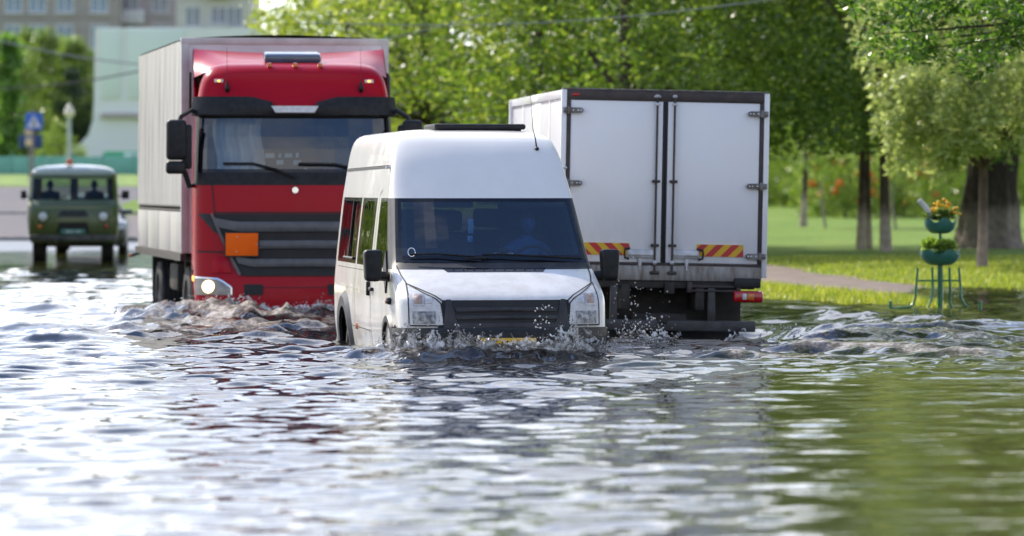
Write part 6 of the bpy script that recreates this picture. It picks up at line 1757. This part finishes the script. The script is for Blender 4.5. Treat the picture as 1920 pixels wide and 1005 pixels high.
# teal fence panels, low
tm = mat('pale teal fence paint', (.22, .50, .42), (.18, .43, .36), rough=.55, scale=2); td = mat('dark teal fence paint', (.03, .22, .17), (.025, .18, .14), rough=.5)
fz = float(gz(-20, 172.6))
f0 = empty('teal_fence', (-24.6, 172.6, fz), 0, 'low pale teal boarded fence along the lawn behind the olive van', 'fence')
q = MB()
for k in range(12): q.box((-7.0 + k * 1.35, -.03, .0), (-7.0 + k * 1.35 + 1.33, .03, .80 + .004 * (k % 3)), 0, .01)
q.build('panel', tm, f0); q = MB()
for k in range(13): q.box((-7.06 + k * 1.35, .03, -.2), (-6.94 + k * 1.35, .13, .9), 0, .01)
q.build('fence_post', td, f0)
f1 = empty('green_barrier', (-15.75, 173.4, fz), 0, 'dark green barrier with a lighter top band right of the pale fence', 'fence')
q = MB(); q.box((-1.6, -.05, 0), (5.5, .05, .55), 0, .02); q.build('panel', td, f1)
q = MB(); q.box((-2.4, -.09, .55), (5.5, .06, 1.05), 0, .03); q.build('top_band', mat('leaf green band', (.10, .42, .22), (.08, .36, .19), rough=.5), f1)
q = MB(); q.box((-1.5, -.105, .72), (-.2, -.085, .97), 0, .005); q.build('notice', M['white'], f1)
# white curved wall building with a flared foot
Yb = 232.0; k_ = Yb / F
prof = [(345, 300), (345, 60), (330, 52), (178, 52), (177, 120), (176, 190), (174, 225), (166, 252), (150, 270), (132, 281), (122, 285), (122, 300)]
w0 = empty('white_building', (tp_(250, Yb), Yb, float(gz(-22, Yb)) - .3), 0, 'pale mint white hall with a concave flared foot behind the fence', 'building')
wm = mat('mint white render', (.80, .87, .81), (.74, .82, .76), rough=.7, scale=.25); wl = mat('white render', (.88, .88, .86), (.84, .84, .82), rough=.7, scale=.3)
zoff = w0.location.z
pl_ = [((px - 250) * k_, CH - (py - HZ) * k_ - zoff) for px, py in prof]
pl_[0] = (pl_[0][0] + 5, -.5); pl_[-1] = (pl_[-1][0], -.5); pl_[1] = (pl_[1][0] + 5, pl_[1][1]); pl_[2] = (pl_[2][0] + 5, pl_[2][1])
q = MB(); q.prism(pl_, lambda a, b: (a, 0, b), lambda a, b: (a, 14, b)); q.build('wall', wl, w0)
q = MB()
for a, b in ((190, 226), (240, 345)): q.box(((a - 250) * k_, -.12, CH - (185 - HZ) * k_ - zoff), ((b - 250) * k_, -.003, CH - (54 - HZ) * k_ - zoff), 0, .03)
q.build('wall_panel', wm, w0)
q = MB(); q.box(((190 - 250) * k_, -.35, CH - (222 - HZ) * k_ - zoff), ((345 - 250) * k_ + 4, -.003, CH - (212 - HZ) * k_ - zoff), 0, .03); q.build('cornice', mat('weathered band', (.50, .46, .42), (.42, .38, .35), rough=.8), w0)
# apartment blocks far behind
def apartments(name, label, x0px, x1px, Y, wallc, cols, storeys, sill_py, winw, winh, gap_py, frame, pane, extra=None):
    k = Y / F; xa, xb = (x0px - 960) * k, (x1px - 960) * k
    z0 = float(gz((xa + xb) / 2, Y))
    r = empty(name, ((xa + xb) / 2, Y, z0), 0, label, 'building')
    cx = (xa + xb) / 2; zs1 = CH - (sill_py - HZ) * k - z0; step = gap_py * k
    nlow = int(zs1 // step); top = zs1 + storeys * step
    q = MB(); q.box((xa - cx, .0, -1), (xb - cx, 12, top), 0); q.build('wall', mat(name + ' wall ' + str(x0px), wallc, tuple(c * .88 for c in wallc), rough=.85, scale=.6, mapscale=(1, 1, 2)), r)
    q = MB(); q.box((xa - cx - .2, -.25, top + .003), (xb - cx + .2, 12.2, top + .4), 0); q.build('roof', mat(name + ' roof', (.16, .15, .15), rough=.9), r)
    q = MB()
    for j in range(-nlow, storeys + 1): q.box((xa - cx, -.025, zs1 + j * step - .62), (xb - cx, -.003, zs1 + j * step - .55), 0)
    q.build('joint_band', mat(name + ' band', tuple(c * .7 for c in wallc), rough=.85), r)
    fmt = mat(name + ' frame', frame, rough=.5); pmt = mat(name + ' pane', pane, tuple(c * .6 for c in pane), rough=.12, scale=.7, spec=.7)
    w = winw * k; h = winh * k; base = None
    for j in range(-nlow, storeys):
        for px in cols:
            x = (px - 960) * k - cx; z = zs1 + j * step
            if base is None:
                q = MB(); t = .09
                q.box((-w / 2 - t, -.06, -t), (w / 2 + t, -.003, 0), 0); q.box((-w / 2 - t, -.06, h), (w / 2 + t, -.003, h + t), 0)
                for xx in (-w / 2 - t, w / 2, -t * .5): q.box((xx, -.055, .0), (xx + t, -.004, h), 0)
                q.box((-w / 2 - .25, -.22, -.16), (w / 2 + .25, -.003, -t - .003), 0)
                fo_ = q.build('window', fmt, r); fo_.location = (x, 0, z)
                q = MB(); q.box((-w / 2, -.03, 0), (w / 2, -.004, h), 0); pa = q.build('pane', pmt, fo_); base = (fo_, pa)
            else:
                a = base[0].copy(); COL.objects.link(a); a.parent = r; a.location = (x, 0, z)
                b_ = base[1].copy(); COL.objects.link(b_); b_.parent = a
    return r, cx, k, z0
apartments('apartment_block', 'long grey apartment block with white framed windows above the dark trees', -60, 222, 322, (.38, .345, .335), (-40, 26, 70, 122, 186), 3, 22, 28, 42, 68, (.74, .76, .80), (.22, .33, .46))
r, cx, k, z0 = apartments('balcony_block', 'lavender and pink apartment wing with a white balcony', 224, 330, 326, (.46, .40, .42), (245, 300), 3, 22, 26, 42, 68, (.70, .71, .74), (.25, .27, .34))
for j in range(-3, 4):
    q = MB(); zb = CH - (45 - HZ) * k - z0 + j * 68 * k; q.box(((228 - 960) * k - cx, -1.1, zb), ((272 - 960) * k - cx, -.26, zb + 1.15), 0, .03); q.build('balcony', mat('balcony white%d' % j, (.70, .70, .74), rough=.6), r)
r, cx, k, z0 = apartments('apartment_tower', 'white and beige apartment tower with glazed balconies left of the trees', 332, 470, 300, (.66, .62, .58), (362, 410, 440), 3, 48, 26, 34, 66, (.78, .78, .80), (.28, .31, .38))
for j in range(-4, 4):
    q = MB(); zb = CH - (62 - HZ) * k - z0 + j * 66 * k; q.box(((388 - 960) * k - cx, -1.2, zb), ((432 - 960) * k - cx, -.30, zb + .75), 0, .03); q.build('balcony', mat('tower balcony%d' % j, (.62, .60, .62), rough=.6), r)
# overhead cables
cm = mat('cable', (.12, .10, .10), rough=.6); cl_ = mat('light cable', (.36, .36, .35), rough=.5)
for (a, b, r_, m_, lab) in ((((-60, 168), 150), ((330, 118), 150), .03, cm, 'sagging brown overhead cable across the dark trees'), (((-60, 62), 150), ((360, 128), 150), .028, cl_, 'thin pale overhead cable sloping down to the white hall'),
      (((560, 42), 74), ((1500, -8), 74), .012, cl_, 'thin pale overhead cable across the tree tops'), (((380, 92), 74), ((900, 30), 74), .010, cl_, 'second thin cable rising over the red truck roof')):
    A = at(*a[0], a[1]); B = at(*b[0], b[1]); q = MB()
    q.tube([A.lerp(B, t / 12) - Vector((0, 0, .25 * math.sin(math.pi * t / 12))) for t in range(13)], r_, 0, 6)
    tag(q.build('overhead_cable', m_), lab, 'cable', 'overhead cables')
# ---------------------------------------------------------------- sky, sun, camera
SUN_EL, SUN_AZ = 38.0, -38.0     # azimuth from +Y (away from camera), negative = left of the picture
w = bpy.data.worlds.new('World'); sc.world = w; w.use_nodes = True
nt = w.node_tree; bg = nt.nodes['Background']
sky = nd(nt, 'ShaderNodeTexSky'); sky.sky_type = 'NISHITA'; sky.sun_disc = False
sky.sun_elevation = R(SUN_EL); sky.sun_rotation = R(SUN_AZ); sky.air_density = 1.0; sky.dust_density = .4; sky.ozone_density = 2.5
tc = nd(nt, 'ShaderNodeTexCoord')
sp = nd(nt, 'ShaderNodeSeparateXYZ'); nt.links.new(tc.outputs['Generated'], sp.inputs[0])
zc = nd(nt, 'ShaderNodeMath', operation='MAXIMUM'); zc.inputs[1].default_value = .0; nt.links.new(sp.outputs['Z'], zc.inputs[0])
za = nd(nt, 'ShaderNodeMath', operation='ADD'); za.inputs[1].default_value = .22; nt.links.new(zc.outputs[0], za.inputs[0])
cx_ = nd(nt, 'ShaderNodeMath', operation='DIVIDE'); nt.links.new(sp.outputs['X'], cx_.inputs[0]); nt.links.new(za.outputs[0], cx_.inputs[1])
cy_ = nd(nt, 'ShaderNodeMath', operation='DIVIDE'); nt.links.new(sp.outputs['Y'], cy_.inputs[0]); nt.links.new(za.outputs[0], cy_.inputs[1])
cb = nd(nt, 'ShaderNodeCombineXYZ'); nt.links.new(cx_.outputs[0], cb.inputs[0]); nt.links.new(cy_.outputs[0], cb.inputs[1])
ns = nd(nt, 'ShaderNodeTexNoise'); ns.inputs['Scale'].default_value = 1.15; ns.inputs['Detail'].default_value = 6; ns.inputs['Roughness'].default_value = .55
nt.links.new(cb.outputs[0], ns.inputs['Vector'])
# more cloud low down, blue higher up
lo = nd(nt, 'ShaderNodeMapRange'); lo.inputs['From Min'].default_value = .10; lo.inputs['From Max'].default_value = .62; lo.inputs['To Min'].default_value = .155; lo.inputs['To Max'].default_value = -.08
nt.links.new(zc.outputs[0], lo.inputs['Value'])
ad = nd(nt, 'ShaderNodeMath', operation='ADD'); nt.links.new(ns.outputs['Fac'], ad.inputs[0]); nt.links.new(lo.outputs[0], ad.inputs[1])
rp = ramp(nt, [(.42, (0, 0, 0)), (.72, (1, 1, 1))]); nt.links.new(ad.outputs[0], rp.inputs['Fac'])
mx = nd(nt, 'ShaderNodeMix', data_type='RGBA'); nt.links.new(rp.outputs[0], mx.inputs['Factor']); tint = nd(nt, 'ShaderNodeVectorMath', operation='MULTIPLY'); tint.inputs[1].default_value = (.90, 1.0, 1.17); nt.links.new(sky.outputs[0], tint.inputs[0]); nt.links.new(tint.outputs[0], mx.inputs['A'])
dt = nd(nt, 'ShaderNodeVectorMath', operation='DOT_PRODUCT'); dt.inputs[1].default_value = (-.50, .80, .30); nt.links.new(tc.outputs['Generated'], dt.inputs[0])
cbm = nd(nt, 'ShaderNodeMapRange'); cbm.inputs['From Min'].default_value = -.35; cbm.inputs['From Max'].default_value = .85; cbm.inputs['To Min'].default_value = .85; cbm.inputs['To Max'].default_value = 2.6
nt.links.new(dt.outputs['Value'], cbm.inputs['Value'])
cm_ = nd(nt, 'ShaderNodeVectorMath', operation='SCALE'); cm_.inputs[0].default_value = (6.4, 6.25, 6.15); nt.links.new(cbm.outputs[0], cm_.inputs['Scale']); nt.links.new(cm_.outputs[0], mx.inputs['B'])
nt.links.new(mx.outputs['Result'], bg.inputs['Color']); bg.inputs['Strength'].default_value = .15
sun = bpy.data.lights.new('sun', 'SUN'); sun.energy = 4.2; sun.angle = R(.5); sun.color = (1, .92, .79)
so = bpy.data.objects.new('sun', sun); COL.objects.link(so)
el, az = R(SUN_EL), R(SUN_AZ)
d = Vector((math.sin(az) * math.cos(el), math.cos(az) * math.cos(el), math.sin(el)))
so.rotation_euler = d.to_track_quat('Z', 'Y').to_euler(); so.location = (-30, 40, 40)
cam = bpy.data.cameras.new('camera'); co = bpy.data.objects.new('camera', cam); COL.objects.link(co)
co.location = (0, 0, CH); co.rotation_euler = (R(90), 0, 0)
cam.sensor_fit = 'HORIZONTAL'; cam.sensor_width = 36; cam.lens = 36 * F / 1920
cam.shift_y = -(502.5 - HZ) / 1920; cam.clip_start = .5; cam.clip_end = 3000
cam.dof.use_dof = True; cam.dof.focus_distance = 36.6; cam.dof.aperture_fstop = 1.8; cam.dof.aperture_blades = 9
sc.camera = co
sc.view_settings.view_transform = 'Standard'; sc.view_settings.look = 'None'; sc.view_settings.gamma = 1; sc.view_settings.exposure = .52
sc.render.engine = 'CYCLES'; sc.cycles.use_denoising = True; sc.cycles.max_bounces = 8; sc.cycles.transparent_max_bounces = 12
sc.cycles.sample_clamp_indirect = 8; sc.cycles.caustics_reflective = False; sc.cycles.caustics_refractive = False
sc.view_settings.use_curve_mapping = False
